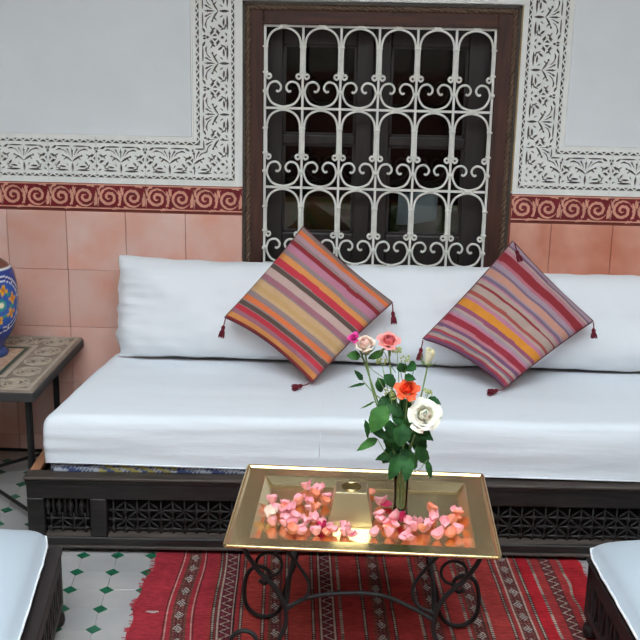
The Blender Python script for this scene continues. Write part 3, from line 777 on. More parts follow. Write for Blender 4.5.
def loops(L):  # rectangular loft
    b = MB()
    for (hx, hy, z) in L: b.v += [(-hx, -hy, z), (hx, -hy, z), (hx, hy, z), (-hx, hy, z)]
    for k in range(len(L)-1):
        for i in range(4): b.f.append((4*k+i, 4*k+(i+1) % 4, 4*k+4+(i+1) % 4, 4*k+4+i)); b.m.append(0)
    k = 4*(len(L)-1); b.f.append((k, k+1, k+2, k+3)); b.m.append(0); return b
HX, HY = .293, .217
L = [(HX-.07, HY-.07, .379), (HX-.045, HY-.045, .396), (HX-.006, HY-.006, .396), (HX, HY, .3975), (HX, HY, .404), (HX-.004, HY-.004, .4045), (HX-.008, HY-.008, .4005), (HX-.0455, HY-.0455, .3995), (HX-.048, HY-.048, .3985), (HX-.068, HY-.068, .3835), (HX-.071, HY-.071, .3828)]
b = loops(L); b.f.insert(0, (3, 2, 1, 0)); b.m.insert(0, 0)
obj('tray_body', b, M_BRASS, tray)
b = MB(); rr = [(-HX, -HY), (HX, -HY), (HX, HY), (-HX, HY)]; e = .006
pp = []
for k, (x, y) in enumerate(rr):
    sx, sy = (1 if x > 0 else -1), (1 if y > 0 else -1)
    arc = [(x-sx*e, y), (x-sx*e*.3, y-sy*e*.3), (x, y-sy*e)] if k in (1, 3) else [(x, y-sy*e), (x-sx*e*.3, y-sy*e*.3), (x-sx*e, y)]
    pp += [(*p, .402) for p in arc]
b.tube(pp, .0042, 8, closed=True); obj('rolled_rim', b, M_BRASSB, tray, True)
TZ = .3830
# brass truncated pyramid
py = thing('candle_holder', 'brass truncated pyramid candle holder with a round socket, standing on the tray', 'candle holder', (-.020, -1.224, TZ), 0)
b = loops([(.050, .052, 0), (.050, .052, .003), (.036, .031, .073), (.035, .030, .075)])
b.f.pop(); b.m.pop()
# top with round hole
n = 32; base = len(b.v); k0 = base-4
rc = .021
sq = []
for i in range(n):
    a = 2*math.pi*(i+.5)/n; c, s = math.cos(a), math.sin(a); t = min(.035/abs(c) if abs(c) > 1e-6 else 9, .030/abs(s) if abs(s) > 1e-6 else 9)
    sq.append((c*t, s*t, .075))
b.v += sq; b.v += [(rc*math.cos(2*math.pi*(i+.5)/n), rc*math.sin(2*math.pi*(i+.5)/n), .075) for i in range(n)]
b.v += [(rc*math.cos(2*math.pi*(i+.5)/n), rc*math.sin(2*math.pi*(i+.5)/n), .040) for i in range(n)]
for i in range(n):
    j = (i+1) % n
    b.f.append((base+i, base+j, base+n+j, base+n+i)); b.m.append(0); b.f.append((base+n+i, base+n+j, base+2*n+j, base+2*n+i)); b.m.append(0)
b.f.append(tuple(base+2*n+i for i in range(n))); b.m.append(0)
obj('body', b, mat('brushed_brass', (214, 200, 160), .35, 1, bump=.1, bscale=300, stretch=(1, 1, 8)), py)
b = MB(); b.lathe([(.0225, .0745), (.0225, .0775), (.0205, .0775), (.0205, .0745)], n=32, cap=False); obj('socket_rim', b, M_BRASSB, py, True)
# ------------------------------------------------------------------ petals
PET = [(-0.204, -1.175, 'P'), (-0.177, -1.18, 'P'), (-0.171, -1.196, 'O'), (-0.196, -1.212, 'P'), (-0.182, -1.227, 'P'), (-0.201, -1.255, 'W'), (-0.192, -1.289, 'P'), (-0.169, -1.265, 'P'), (-0.166, -1.292, 'P'), (-0.164, -1.232, 'P'), (-0.155, -1.221, 'P'), (-0.146, -1.266, 'P'), (-0.14, -1.159, 'P'), (-0.145, -1.177, 'O'), (-0.12, -1.171, 'P'), (-0.115, -1.205, 'P'), (-0.103, -1.214, 'O'), (-0.131, -1.087, 'P'), (-0.112, -1.104, 'P'), (-0.097, -1.095, 'P'), (-0.112, -1.132, 'O'), (-0.077, -1.133, 'P'), (-0.082, -1.168, 'O'), (-0.103, -1.262, 'P'), (-0.122, -1.28, 'P'), (-0.15, -1.317, 'P'), (-0.146, -1.301, 'P'), (-0.126, -1.308, 'P'), (-0.151, -1.332, 'O'), (-0.126, -1.327, 'P'), (-0.093, -1.327, 'P'), (-0.082, -1.283, 'P'), (-0.081, -1.301, 'M'), (-0.065, -1.290, 'P'), (-0.07, -1.325, 'O'), (-0.061, -1.312, 'P'), (0.027, -1.098, 'O'), (0.046, -1.16, 'P'), (0.064, -1.165, 'M'), (0.047, -1.227, 'P'), (0.049, -1.25, 'P'), (0.07, -1.263, 'P'), (0.065, -1.286, 'O'), (0.082, -1.259, 'P'), (0.034, -1.322, 'P'), (0.066, -1.322, 'P'), (-0.034, -1.296, 'P'), (-0.053, -1.317, 'P'), (-0.03, -1.325, 'P'), (-0.019, -1.33, 'P'), (-0.011, -1.332, 'P'), (0.175, -1.196, 'P'), (0.164, -1.2, 'O'), (0.16, -1.236, 'P'), (0.168, -1.245, 'P'), (0.161, -1.259, 'P'), (0.193, -1.243, 'P'), (0.192, -1.262, 'P'), (0.223, -1.195, 'P'), (0.223, -1.221, 'O'), (0.228, -1.211, 'O'), (0.216, -1.248, 'O'), (0.221, -1.294, 'P'), (0.206, -1.31, 'O'), (0.175, -1.322, 'P'), (0.141, -1.225, 'S'), (0.108, -1.244, 'P'), (0.099, -1.251, 'M'), (0.11, -1.263, 'P'), (0.124, -1.262, 'P'), (0.13, -1.274, 'P'), (0.115, -1.294, 'P'), (0.126, -1.296, 'P'), (0.143, -1.291, 'P'), (0.14, -1.304, 'O'), (0.154, -1.287, 'P'), (0.108, -1.325, 'P'), (0.102, -1.34, 'P'), (0.113, -1.342, 'P'), (0.085, -1.259, 'P'), (0.076, -1.279, 'P')]
def petal_geo(cup, curl, seed, ow=1.0):
    b = MB()
    def fn(u, v):
        a = (u-.5)*2; w_ = math.sin(math.pi*min(1, .12+v*.80))**.65*(.5+.5*v**.5)
        x = a*.0125*w_*ow; y = (v-.5)*.024+(-.002*a*a*v)
        z = cup*(abs(a)**2*.010*w_+(2*v-1)**2*.006)+curl*max(0, v-.6)**2*.03
        z += .0012*noise.noise(Vector((a*2+seed, v*3, 0)))
        return (x, y, z)
    b.grid(fn, 6, 6); return b
pm = {'P': mat('pink_petal', (250, 158, 172), .55, rgb2=(244, 184, 184), vscale=50), 'O': mat('orange_petal', (242, 144, 104), .55, rgb2=(246, 164, 140), vscale=50),
      'W': mat('cream_petal', (238, 214, 196), .55), 'M': mat('magenta_petal', (206, 40, 96), .55), 'S': mat('small_peach_petal', (240, 160, 130), .55)}
for m_ in pm.values():
    bs = m_.node_tree.nodes['Principled BSDF']; bs.inputs['Subsurface Weight'].default_value = .15; bs.inputs['Subsurface Radius'].default_value = (.004, .002, .002)
pmesh = {}
for kk in pm:
    pmesh[kk] = []
    for s in range(4):
        me = petal_geo(1.0+.35*s, (-.6, .5, 1.2, .1)[s], s*3.3, 1+.12*(s % 2)).mesh('rose_petal', pm[kk], True); pmesh[kk].append(me)
placed = []; PLACED = []
for i, (x, y, k) in enumerate(PET):
    lay = sum(1 for q in placed if math.hypot(q[0]-x, q[1]-y) < .017); placed.append((x, y))
    lay = min(lay, 3)
    o = link('rose_petal', random.choice(pmesh[k]), None, (x, y, TZ+.0012+.0042*lay), (random.uniform(-.15, .25)+.1*lay, random.uniform(-.25, .25), random.uniform(0, 6.28)))
    s = random.uniform(.98, 1.3); s = 1.45 if k == 'W' else (.45 if k == 'S' else s); o.scale = (s, s, s)
    PLACED.append((o, x, y, k))
ORD = 'leftmost,second,third,fourth,fifth,sixth,seventh,eighth,ninth,tenth,eleventh,twelfth,thirteenth,fourteenth,fifteenth,sixteenth,seventeenth,eighteenth'.split(',')
ZN = (('left of the brass holder, back part', lambda x, y: x < -.09 and y > -1.20), ('left of the brass holder, middle part', lambda x, y: x < -.09 and y > -1.27), ('left of the brass holder, near the front rim', lambda x, y: x < -.09),
      ('behind or right of the brass holder', lambda x, y: x < .06 and y > -1.27), ('in front of the brass holder', lambda x, y: x < .06), ('around the glass vase foot', lambda x, y: x < .13), ('at the right end of the tray', lambda x, y: True))
grp = {}
for o, x, y, k in PLACED:
    z = next(n for n, f in ZN if f(x, y)); grp.setdefault((k, z), []).append((x, o))
for (k, z), L in grp.items():
    L.sort(key=lambda t: t[0])
    for n_, (x, o) in enumerate(L):
        cn = {'P': 'pink', 'O': 'orange', 'W': 'large cream-white', 'M': 'magenta', 'S': 'tiny peach'}[k]
        if len(L) == 1: lb = 'only %s petal %s' % (cn, z)
        else: lb = '%s petal %s, %s%s' % (cn, z, ORD[n_], '' if n_ == 0 else ' from left')
        tag(o, lb, 'petal', 'rose petals scattered on the brass tray')
# ------------------------------------------------------------------ glass vase + roses
VX, VY = .095, -1.190
gv = thing('glass_vase', 'narrow clear glass vase of green stems standing on the brass tray', 'vase', (VX, VY, TZ))
b = MB(); b.lathe([(.001, 0), (.018, 0), (.0185, .002), (.0155, .02), (.0165, .08), (.0195, .150), (.0185, .150), (.0150, .08), (.014, .022), (.0145, .010), (.001, .009)], n=32, cap=False)
obj('vase_body', b, M_VGLASS, gv, True)
b = MB(); b.lathe([(.0008, .0095), (.0142, .0105), (.0136, .022), (.0146, .08), (.0158, .10), (.0008, .10)], n=32, cap=False)
obj('water', b, glass_mat('water', (.98, .99, .96), ior=1.1), gv, True)
def rose_head(parent, c, R, m_out, m_in, label=None, openness=1.0, axis=(0, -.5, .85), layers=((3, .16, -6), (3, .28, 2), (4, .46, 12), (5, .68, 26), (5, .90, 46)), zs=1.0, point=0):
    ax = Vector(axis).normalized(); q = Vector((0, 0, 1)).rotation_difference(ax).to_euler()
    b = MB(); b.lathe([(.001, -.45*R), (.16*R, -.42*R), (.22*R, -.2*R), (.12*R, .20*R), (.04*R, .36*R), (.01*R, .38*R)], n=10)
    hd = obj('flower_head', b, m_in, parent, True, loc=c, rot=q, sc=(1, 1, zs))
    Np = (30 if R > .035 else 24) if R > .018 else 12
    if openness < .3: Np = 8
    for i in range(Np):
        f = (i+.3)/Np; an = i*2.39996+random.uniform(-.15, .15); op = openness
        rt_ = R*(.07+(.90*f**.85)*(.35+.65*op)); rb = R*(.05+.20*f); ht = R*(.52-.42*f**1.3*op)+R*random.uniform(-.04, .04)
        ph = (2.1-1.25*f)*.5*1.15; lip = R*.13*f
        b = MB()
        def fn(u, v):
            a = (u-.5)*2; w_ = math.sin(math.pi*min(1, .18+(.60+point)*v))**.6
            out = rb+(rt_-rb)*v**(1.15+.5*op*f)+R*.16*math.sin(v*math.pi)*(1-.3*f); hgt = -.42*R+(ht+.42*R)*math.sin(v*1.5)
            if v > .75: out += lip*(v-.75)*4; hgt -= lip*(v-.75)**2*6
            hgt -= R*.10*a*a*v; out += .04*R*noise.noise(Vector((a*2+i, v*3, i*.7)))
            t = a*ph*w_; return (out*math.cos(t), out*math.sin(t), hgt)
        b.grid(fn, 8, 7); obj('petal', b, m_out if f > .35 else m_in, hd, True, rot=(0, 0, an))
    b = MB()
    for k in range(5):
        a = 2*math.pi*k/5
        b.grid(lambda u, v: ((.15*R+.75*R*math.sin(v*1.3)*.8)*math.cos(a)-(u-.5)*.3*R*(1-v)*math.sin(a), (.15*R+.75*R*math.sin(v*1.3)*.8)*math.sin(a)+(u-.5)*.3*R*(1-v)*math.cos(a), -.48*R-.25*R*v*v*(1 if openness > .7 else -2.2)), 2, 5)
    obj('sepals', b, M_STEM, hd, True)
    return hd
def leaf(parent, p0, p1, wd, m, droop=.12, seed=0):
    p0, p1 = Vector(p0), Vector(p1); d = p1-p0; L = d.length; dn = d.normalized()
    view = Vector((.1+random.uniform(-.45, .45), -1, .45+random.uniform(-.4, .3))).normalized()
    s = dn.cross(view).normalized(); nrm = s.cross(dn).normalized(); b = MB()
    if nrm.dot(view) < 0: nrm = -nrm
    def fn(u, v):
        a = (u-.5)*2; w_ = math.sin(math.pi*v**.82)**.85*wd/2*(1-.25*v)*1.12
        ser = 1+.05*math.sin(v*60)*(abs(a) > .8)
        return p0+d*v+s*a*w_*ser+nrm*(-abs(a)*-w_*.28+math.sin(v*math.pi)*L*droop+.0015*math.sin(v*22)*abs(a))
    b.grid(fn, 6, 12); o = obj('leaf', b, m, parent, True)
    return o
def stem(parent, pts, r=.0019): b = MB(); b.tube(cr(pts, 6), r, 7); return obj('stem', b, M_STEM, parent, True)
def foot(dx, dy=0): return (VX+dx, VY+dy, TZ+.012)
FL_ = {}
def rose(key, head, R, mo, mi_, label, pts, **k):
    t = thing('rose', label, 'rose', (VX, VY, TZ)); FL_[key] = t; o = Vector((VX, VY, TZ))
    rel = lambda p: tuple(Vector(p)-o)
    stem(t, [rel(p) for p in pts]); rose_head(t, rel(head), R, mo, mi_, **k); return t
def PM(n, c, c2=None):
    m_ = mat(n, c, .5, rgb2=c2, vscale=60) if c2 else mat(n, c, .5)
    m_.node_tree.nodes['Principled BSDF'].inputs['Subsurface Weight'].default_value = .2
    m_.node_tree.nodes['Principled BSDF'].inputs['Subsurface Radius'].default_value = (.005, .003, .002); return m_
TOP = (VX-.002, VY-.003, TZ+.14)
rose('blush', (.002, -1.20, .789), .0325, PM('blush', (250, 226, 208)), PM('blush_core', (248, 204, 190)), 'pale blush rose at the upper left of the bouquet', [foot(-.008), (VX-.012, VY, TZ+.13), (.050, -1.19, .60), (.022, -1.195, .68), (.002, -1.195, .772)], axis=(-.2, -.42, .9), zs=1.2, openness=.55, layers=((4, .13, -8), (4, .26, 0), (4, .42, 6), (5, .62, 14), (5, .80, 24)))
rose('pink', (.053, -1.20, .799), .0315, PM('pink_rose', (244, 146, 140), (248, 170, 160)), PM('pink_core', (236, 118, 122)), 'salmon-pink rose at the top centre of the bouquet', [foot(-.002, .006), (VX-.004, VY+.006, TZ+.13), (.076, -1.19, .60), (.064, -1.195, .70), (.054, -1.195, .78)], axis=(.05, -.45, .85), zs=1.02, openness=.75, layers=((4, .13, -8), (4, .27, 0), (4, .44, 9), (5, .64, 20), (6, .84, 34)))
rose('bud', (.144, -1.20, .768), .030, PM('cream_bud', (240, 236, 206)), PM('cream_core', (236, 224, 178)), 'closed cream rosebud standing high at the right of the bouquet', [foot(.008), (VX+.012, VY, TZ+.14), (.122, -1.19, .62), (.134, -1.195, .69), (.143, -1.2, .75)], axis=(.25, -.1, 1), openness=.1, zs=1.3, layers=((3, .18, 0), (3, .36, 0), (4, .56, 0)))
rose('orange', (.098, -1.225, .697), .030, PM('orange_rose', (252, 88, 40), (250, 110, 60)), PM('orange_core', (248, 70, 30)), 'bright orange rose in the middle of the bouquet', [foot(0, -.008), (VX, VY-.006, TZ+.13), (.097, -1.205, .60), (.099, -1.215, .68)], axis=(-.1, -.6, .75), point=.14, layers=((4, .12, -6), (4, .28, 4), (5, .50, 18), (5, .78, 38)))
rose('white', (.137, -1.232, .642), .040, PM('white_rose', (246, 242, 226)), PM('white_core', (246, 240, 220)), 'large open white rose at the right of the bouquet', [foot(.006, -.006), (VX+.008, VY-.004, TZ+.12), (.112, -1.20, .55), (.128, -1.21, .61), (.136, -1.215, .628)], axis=(.15, -.85, .45),
     layers=((4, .10, -10), (4, .22, -2), (5, .36, 8), (5, .52, 20), (6, .70, 34), (6, .88, 50)))
rose('magenta', (-.025, -1.198, .806), .0155, PM('magenta_rose', (226, 60, 150)), PM('magenta_core', (210, 40, 130)), 'small magenta-pink bloom tucked behind the blush rose', [foot(-.010, .003), (VX-.014, VY+.004, TZ+.13), (.045, -1.18, .62), (.010, -1.18, .72), (-.016, -1.187, .792)], axis=(-.3, -.6, .7))
LV = [((0.053, -1.225, 0.658), (0.021, -1.236, 0.596), 0.0426), ((0.091, -1.225, 0.618), (0.085, -1.238, 0.565), 0.0398), ((0.036, -1.195, 0.567), (-0.011, -1.222, 0.545), 0.0199), ((0.006, -1.219, 0.621), (0.013, -1.212, 0.573), 0.0142), ((0.114, -1.21, 0.603), (0.162, -1.229, 0.579), 0.0284), ((0.072, -1.18, 0.531), (0.032, -1.189, 0.512), 0.020), ((0.089, -1.207, 0.538), (0.065, -1.225, 0.478), 0.0312), ((0.112, -1.214, 0.53), (0.102, -1.238, 0.48), 0.0256), ((0.128, -1.195, 0.555), (0.154, -1.186, 0.503), 0.0284), ((0.152, -1.199, 0.521), (0.163, -1.196, 0.473), 0.0142), ((0.149, -1.193, 0.67), (0.176, -1.22, 0.663), 0.0142), ((-0.002, -1.19, 0.705), (-0.022, -1.193, 0.73), 0.0125), ((0.004, -1.208, 0.703), (-0.035, -1.237, 0.702), 0.0068), ((-0.009, -1.185, 0.76), (-0.04, -1.194, 0.762), 0.0216), ((0.044, -1.191, 0.775), (0.008, -1.182, 0.754), 0.017), ((0.032, -1.191, 0.713), (0.041, -1.18, 0.674), 0.0256), ((0.045, -1.204, 0.724), (0.072, -1.198, 0.693), 0.0256), ((0.08, -1.202, 0.754), (0.093, -1.19, 0.727), 0.0227), ((0.115, -1.185, 0.749), (0.092, -1.21, 0.736), 0.0216), ((0.092, -1.215, 0.726), (0.117, -1.235, 0.725), 0.017), ((0.028, -1.181, 0.653), (-0.006, -1.192, 0.637), 0.0045), ((0.024, -1.195, 0.6), (0.059, -1.211, 0.571), 0.0227), ((0.056, -1.2, 0.657), (0.091, -1.212, 0.627), 0.0284), ((0.063, -1.206, 0.618), (0.07, -1.21, 0.577), 0.0227), ((0.103, -1.197, 0.616), (0.124, -1.186, 0.588), 0.0199), ((0.065, -1.193, 0.564), (0.101, -1.181, 0.536), 0.0284), ((0.122, -1.186, 0.576), (0.142, -1.171, 0.521), 0.0341),
      ((.08, -1.18, .58), (.06, -1.17, .53), .035), ((.10, -1.18, .60), (.12, -1.17, .545), .035), ((.085, -1.175, .66), (.11, -1.17, .61), .03), ((.07, -1.18, .68), (.05, -1.17, .63), .028), ((.10, -1.185, .56), (.095, -1.18, .50), .035), ((.09, -1.20, .545), (.125, -1.21, .50), .034), ((.085, -1.195, .60), (.05, -1.20, .56), .036), ((.11, -1.2, .64), (.10, -1.20, .59), .034), ((.075, -1.2, .64), (.095, -1.21, .60), .036), ((.10, -1.18, .53), (.13, -1.175, .49), .03), ((.08, -1.18, .54), (.05, -1.18, .50), .03), ((.045, -1.19, .67), (.06, -1.2, .62), .03), ((.115, -1.19, .585), (.135, -1.19, .555), .036)]
owner = ['blush', 'orange', 'blush', 'magenta', 'white', 'pink', 'orange', 'white', 'white', 'bud', 'bud', 'magenta', 'magenta', 'magenta', 'blush', 'blush', 'pink', 'pink', 'bud', 'bud', 'magenta', 'blush', 'pink', 'orange', 'white', 'pink', 'bud', 'pink', 'bud', 'orange', 'magenta', 'orange', 'white', 'blush', 'bud', 'pink', 'white', 'blush', 'magenta', 'bud']
vo = Vector((VX, VY, TZ))
for k, (p0, p1, wd) in enumerate(LV):
    t = FL_[owner[k]]; random.seed(100+k)
    leaf(t, Vector(p0)-vo, Vector(p1)-vo, wd*1.05, M_LEAFL if k in (0, 2, 13, 14, 20, 24) else M_LEAF, .10)
    # petiole to the bunch axis
    a = Vector(p0)-vo; f_ = min(.8, max(.2, (a.z+.12)/.35)); zz = max(.10, a.z-.05)
    tgt = Vector(((.001+(a.x)*.45), 0, zz)); b = MB(); b.tube([a, (a+tgt)/2+Vector((0, 0, -.006)), tgt], .0009, 5); obj('petiole', b, M_STEM, t, True)
# filler sprigs
fm = PM('yellow_green_filler', (196, 200, 130), (158, 172, 96))
for k, p in enumerate([(0.039, -1.2, 0.752), (0.073, -1.205, 0.782), (0.093, -1.2, 0.760), (0.061, -1.21, 0.681), (0.146, -1.215, 0.688), (0.075, -1.215, 0.674)]):
    if k == 0: spr = thing('filler_sprig', 'sprig of tiny yellow-green filler buds between the roses', 'flower', (VX, VY, TZ))
    q = Vector(p)-vo; b = MB(); b.tube([q, Vector((q.x*.5, .002, q.z*.7)), Vector((q.x*.15, .003, .12))], .0010, 5); obj('stem', b, M_STEM, spr, True)
    b = MB(); random.seed(40+k)
    for _ in range(14):
        c = q+Vector((random.uniform(-.011, .011), random.uniform(-.008, .008), random.uniform(-.004, .009))); r_ = random.uniform(.0018, .0034)
        b.lathe([(.0004, -r_), (r_*.8, -r_*.4), (r_, .2*r_), (r_*.5, r_), (.0004, r_*1.3)], tuple(c), 6)
    obj('buds', b, fm, spr, True)
random.seed(11)
# ------------------------------------------------------------------ rug
nx, ny = 500, 420
Xa = np.linspace(-.575, .650, nx+1); Yb = np.linspace(-.672, -1.95, ny+1)
A, B = np.meshgrid(Xa, Yb, indexing='xy')
ed = np.clip((-.50-A)/.075, 0, 1)*(.005*np.sin(B*15)+.004*np.sin(B*47+1))
ed2 = np.clip((A-.55)/.075, 0, 1)*(.006*np.sin(B*17+2)+.004*np.sin(B*51))
X = A-.075*(B+.96)*(1+0*A)+ed+ed2+.006*np.sin(B*13+A*3)*np.exp(-((A+.45)/.1)**2)
X = np.where(A < -.40, X+np.clip((-.40-A)/.175, 0, 1)*(.06*(B+.96)), X)
Y = B+.043*A
Z = .004+.0016*np.sin(A*19+B*5)*np.sin(B*11)+.0012*np.sin(B*31+A*23)
Z = np.maximum(Z, .0025)
N = (nx+1)*(ny+1)
R_ = lambda a: np.broadcast_to(a, A.shape)
C = np.empty(A.shape+(3,)); C[:] = LN(166, 54, 54)
def sel(m, c): C[m] = LN(*c)
sel(A < -.385, (168, 48, 58)); sel((A > .335) & (A < .395), (176, 62, 58)); sel((A > .465) & (A < .505), (182, 34, 44)); sel(A > .59, (186, 40, 48))
sel((A > -.30) & (A < -.245), (182, 66, 58)); sel((A > -.184) & (A < -.115), (182, 68, 60)); sel((A > -.05) & (A < .017), (176, 58, 56)); sel((A > .089) & (A < .163), (184, 62, 58)); sel((A > .232) & (A < .282), (180, 64, 60))
streak = (np.sin(A*160+np.sin(B*7)*2)*.5+.5)
DK = (70, 30, 38); WH = (196, 168, 152); OL = (112, 66, 58)
def dotted(a0, c=(196, 176, 158), w_=.0045):
    m = np.abs(A-a0) < w_; sel(m, (58, 28, 32)); sel(m & (np.abs(A-a0) < .0030) & ((B*1000/9) % 1 < .5), c)
def zig(c, w_, lines=True, ph=0, base=(104, 34, 50)):
    m = np.abs(A-c) < w_; sel(m, base)
    per = .034; t = ((B/per+ph) % 1); tri_ = np.abs(t-.5)*4-1
    d = np.abs((A-c)/(w_*.72)-tri_); sel(m & (d < .22), WH)
    sel(m & (np.abs(d-.6) < .13), (44, 26, 34)); sel(m & (np.abs((A-c)/(w_*.72)+tri_) < .10), (150, 70, 70))
    if lines:
        for s in (-1, 1): sel(np.abs(A-c-s*(w_+.001)) < .0020, WH); sel(np.abs(A-c-s*(w_+.0045)) < .0014, (44, 28, 30))
def dia(c, w_, ph=0, lines=False):
    m = np.abs(A-c) < w_; sel(m, (112, 44, 54)); per = .062; t = ((B/per+ph) % 1)-.5
    ins = m & (np.abs(A-c)/w_*.42+np.abs(t) < .36)
    q = ((np.floor((A-c)/.0048)+np.floor(B/.0056)) % 2 == 0); sel(m & q & ~ins, (84, 44, 46)); sel(m & ~q & ~ins & ((B/.0112) % 1 < .5), (150, 96, 76)); sel(ins, (64, 36, 42)); sel(ins & q, (198, 182, 172))
    if lines:
        for s in (-1, 1): sel(np.abs(A-c-s*(w_+.017)) < .0022, WH); sel(np.abs(A-c-s*(w_+.021)) < .0016, (60, 36, 36))
    for s in (-1, 1): sel(np.abs(A-c-s*(w_+.0022)) < .0016, (96, 74, 52))
for c in (-.371, -.302, -.245, -.184, -.115, -.043, .017, .092, .163, .234, .280, .336, .394, .467, .508, .591): dotted(c)
dia(-.455, .015, .1, True); zig(-.340, .0165); dia(-.214, .014, .3); zig(-.0785, .0165, ph=.3); dia(.057, .014, .6); dia(.198, .013, .45); zig(.198, .0, False) if False else None
dia(.308, .014, .2); dia(.430, .0155, .7); 
for s in (-1, 1): sel(np.abs(A-.430-s*.0185) < .0019, WH)
zig(.552, .017, False, .4, (96, 44, 46))
sel(((A+.525)/.016)**2+((B+1.015)/.0045)**2 < 1, (200, 196, 190))
C *= (1-.10*streak*((np.abs(B*1e3) % 7) < 3.5))[..., None]; C *= (1+.10*rng.standard_normal(A.shape).clip(-1.5, 1.5))[..., None]
C *= (1+.12*np.sin(B*60+np.sin(A*20)*1.5)*np.sin(B*23))[..., None]; C = C.clip(0, 1)
me = bpy.data.meshes.new('kilim_rug'); V = np.stack([X, Y, Z], -1).reshape(-1, 3)
ii = (np.arange(ny)[:, None]*(nx+1)+np.arange(nx)[None, :]).ravel(); F = np.stack([ii, ii+nx+1, ii+nx+2, ii+1], 1)
me.vertices.add(N); me.vertices.foreach_set('co', V.ravel()); me.loops.add(len(F)*4); me.loops.foreach_set('vertex_index', F.ravel())
me.polygons.add(len(F)); me.polygons.foreach_set('loop_start', np.arange(len(F))*4); me.update(calc_edges=True); me.validate()
me.materials.append(M_RUG); a_ = me.color_attributes.new('Col', 'FLOAT_COLOR', 'POINT')
a_.data.foreach_set('color', np.concatenate([C.reshape(-1, 3), np.ones((N, 1))], 1).astype(np.float32).ravel())
rug = link('kilim_rug', me); tag(rug, 'red woven rug with patterned stripes lying under the brass tray table', 'rug')
b = MB()
for k in range(150):   # frayed selvedge threads
    j = random.randint(0, ny-10); p = Vector(V[j*(nx+1)]); q = p+Vector((-random.uniform(.004, .013), random.uniform(-.006, .006), -.0015)); b.tube([p+Vector((.004, 0, 0)), q], .0009, 4)
    p = Vector(V[j*(nx+1)+nx]); q = p+Vector((random.uniform(.004, .013), random.uniform(-.006, .006), -.0015)); b.tube([p-Vector((.004, 0, 0)), q], .0009, 4)
tag(obj('fringe', b, mat('red_thread', (176, 50, 62), .95), rug), kind='stuff')
# ------------------------------------------------------------------ stools
def stool(name, corner, ang, side, label, clabel, seed, ins=.0):
    # corner = inner back corner; side=+1 stool extends to -X (left stool), -1 to +X
    t = thing(name, label, 'stool', (*corner, 0 if side > 0 else .005), ang); s = -side; W, D, Ht = .50, .62, .205
    def P(nm, x0, x1, y0, y1, z0, z1, m=M_WOODV, ch=.003): a, c = sorted((s*x0, s*x1)); return part(nm, (a, c, y0, y1, z0, z1), m, t, ch)
    P('side_rail', 0, .025, -D, 0, .155, .205); P('side_rail', 0, .025, -D+.03, -.03, .052, .075)
    P('side_rail', W-.025, W, -D, 0, .155, .205); P('end_rail', .025, W-.025, -.025, 0, .06, .205); P('end_rail', .025, W-.025, -D, -D+.025, .06, .205)
    P('top_lip', -.005, .03, -D, .004, .197, .209)
    for (x, y) in ((0, 0), (0, -D+.035), (W-.035, 0), (W-.035, -D+.035)): P('corner_post', x, x+.035, y-.035, y, .050, .200)
    P('side_panel', .012, .017, -D+.03, -.03, .07, .16, mat('stool_panel', (34, 26, 26), .8))
    for k in range(18):   # pierced carved slats, slanted
        b = MB(); y = -.05-.031*k; x0, x1 = sorted((s*.002, s*.010))
        b.quadbox([(x0, y-.010, .075), (x1, y-.010, .075), (x1, y-.001, .075), (x0, y-.001, .075), (x0, y+.004, .155), (x1, y+.004, .155), (x1, y+.013, .155), (x0, y+.013, .155)] if k % 2 == 0 else
                  [(x0, y+.004, .075), (x1, y+.004, .075), (x1, y+.013, .075), (x0, y+.013, .075), (x0, y-.010, .155), (x1, y-.010, .155), (x1, y-.001, .155), (x0, y-.001, .155)])
        obj('lattice_slat', b, M_WOODV, t)
    b = MB(); P('seat_board', .02, W-.02, -D+.02, -.02, .19, .20)
    for (x, y) in ((.018, -.018), (.018, -D+.018), (W-.018, -.018), (W-.018, -D+.018)):
        b = MB(); b.lathe([(.012, 0), (.020, .004), (.023, .016), (.021, .030), (.013, .038), (.016, .044), (.014, .052)], (s*x, y, 0), 16); obj('foot', b, M_WOODV, t, True)
    # cushion
    n = 40; b = MB()
    def f2(sg):
        def fn(u, v):
            a, c = 2*u-1, 2*v-1; e = max(0, 1-abs(a)**4)**.5*max(0, 1-abs(c)**4)**.5
            z = .230+sg*(.062 if sg > 0 else .014)*e+.004*noise.noise(Vector((a*3+seed, c*3, sg)))*min(1, e*2)
            fr_ = 1+.010*noise.noise(Vector((a*7+seed, c*7, 5)))-.045*(abs(a*c))**7
            x = s*(W/2+ins)+(W/2)*a*fr_; y = -D/2+.02+(D/2+.008)*c*fr_
            if sg < 0: z = max(z, .2095)
            return (x, y, z)
        return fn
    b.grid(f2(1), n, n); bt = len(b.v); b.grid(f2(-1), n, n)
    W1 = n+1; edge = [i for i in range(W1)]+[n+W1*j for j in range(1, W1)]+[n*W1+i for i in range(n-1, -1, -1)]+[W1*j for j in range(n-1, 0, -1)]
    for k in range(len(edge)): a, c = edge[k], edge[(k+1) % len(edge)]; b.f.append((a, a+bt, c+bt, c)); b.m.append(0)
    cu = obj('seat_cushion', b, M_SHEETB, None, True, loc=(*corner, 0), rot=(0, 0, ang)); tag(cu, clabel, 'cushion')
    b2 = MB(); b2.tube([tuple(Vector(b.v[i])+Vector((0, 0, 0))) for i in edge[::2]], .0032, 6, closed=True); obj('piping', b2, M_SHEET, cu, True)
stool('low_stool', (-.742, -1.095), 8.5*D2R, 1, 'low dark carved wooden stool at the lower left corner', 'white seat cushion on the low stool at lower left', 1.0, .026)
stool('low_stool', (.573, -1.050), 4.5*D2R, -1, 'low dark carved wooden stool at the lower right corner', 'white seat cushion on the low stool at lower right', 4.0, -.004)
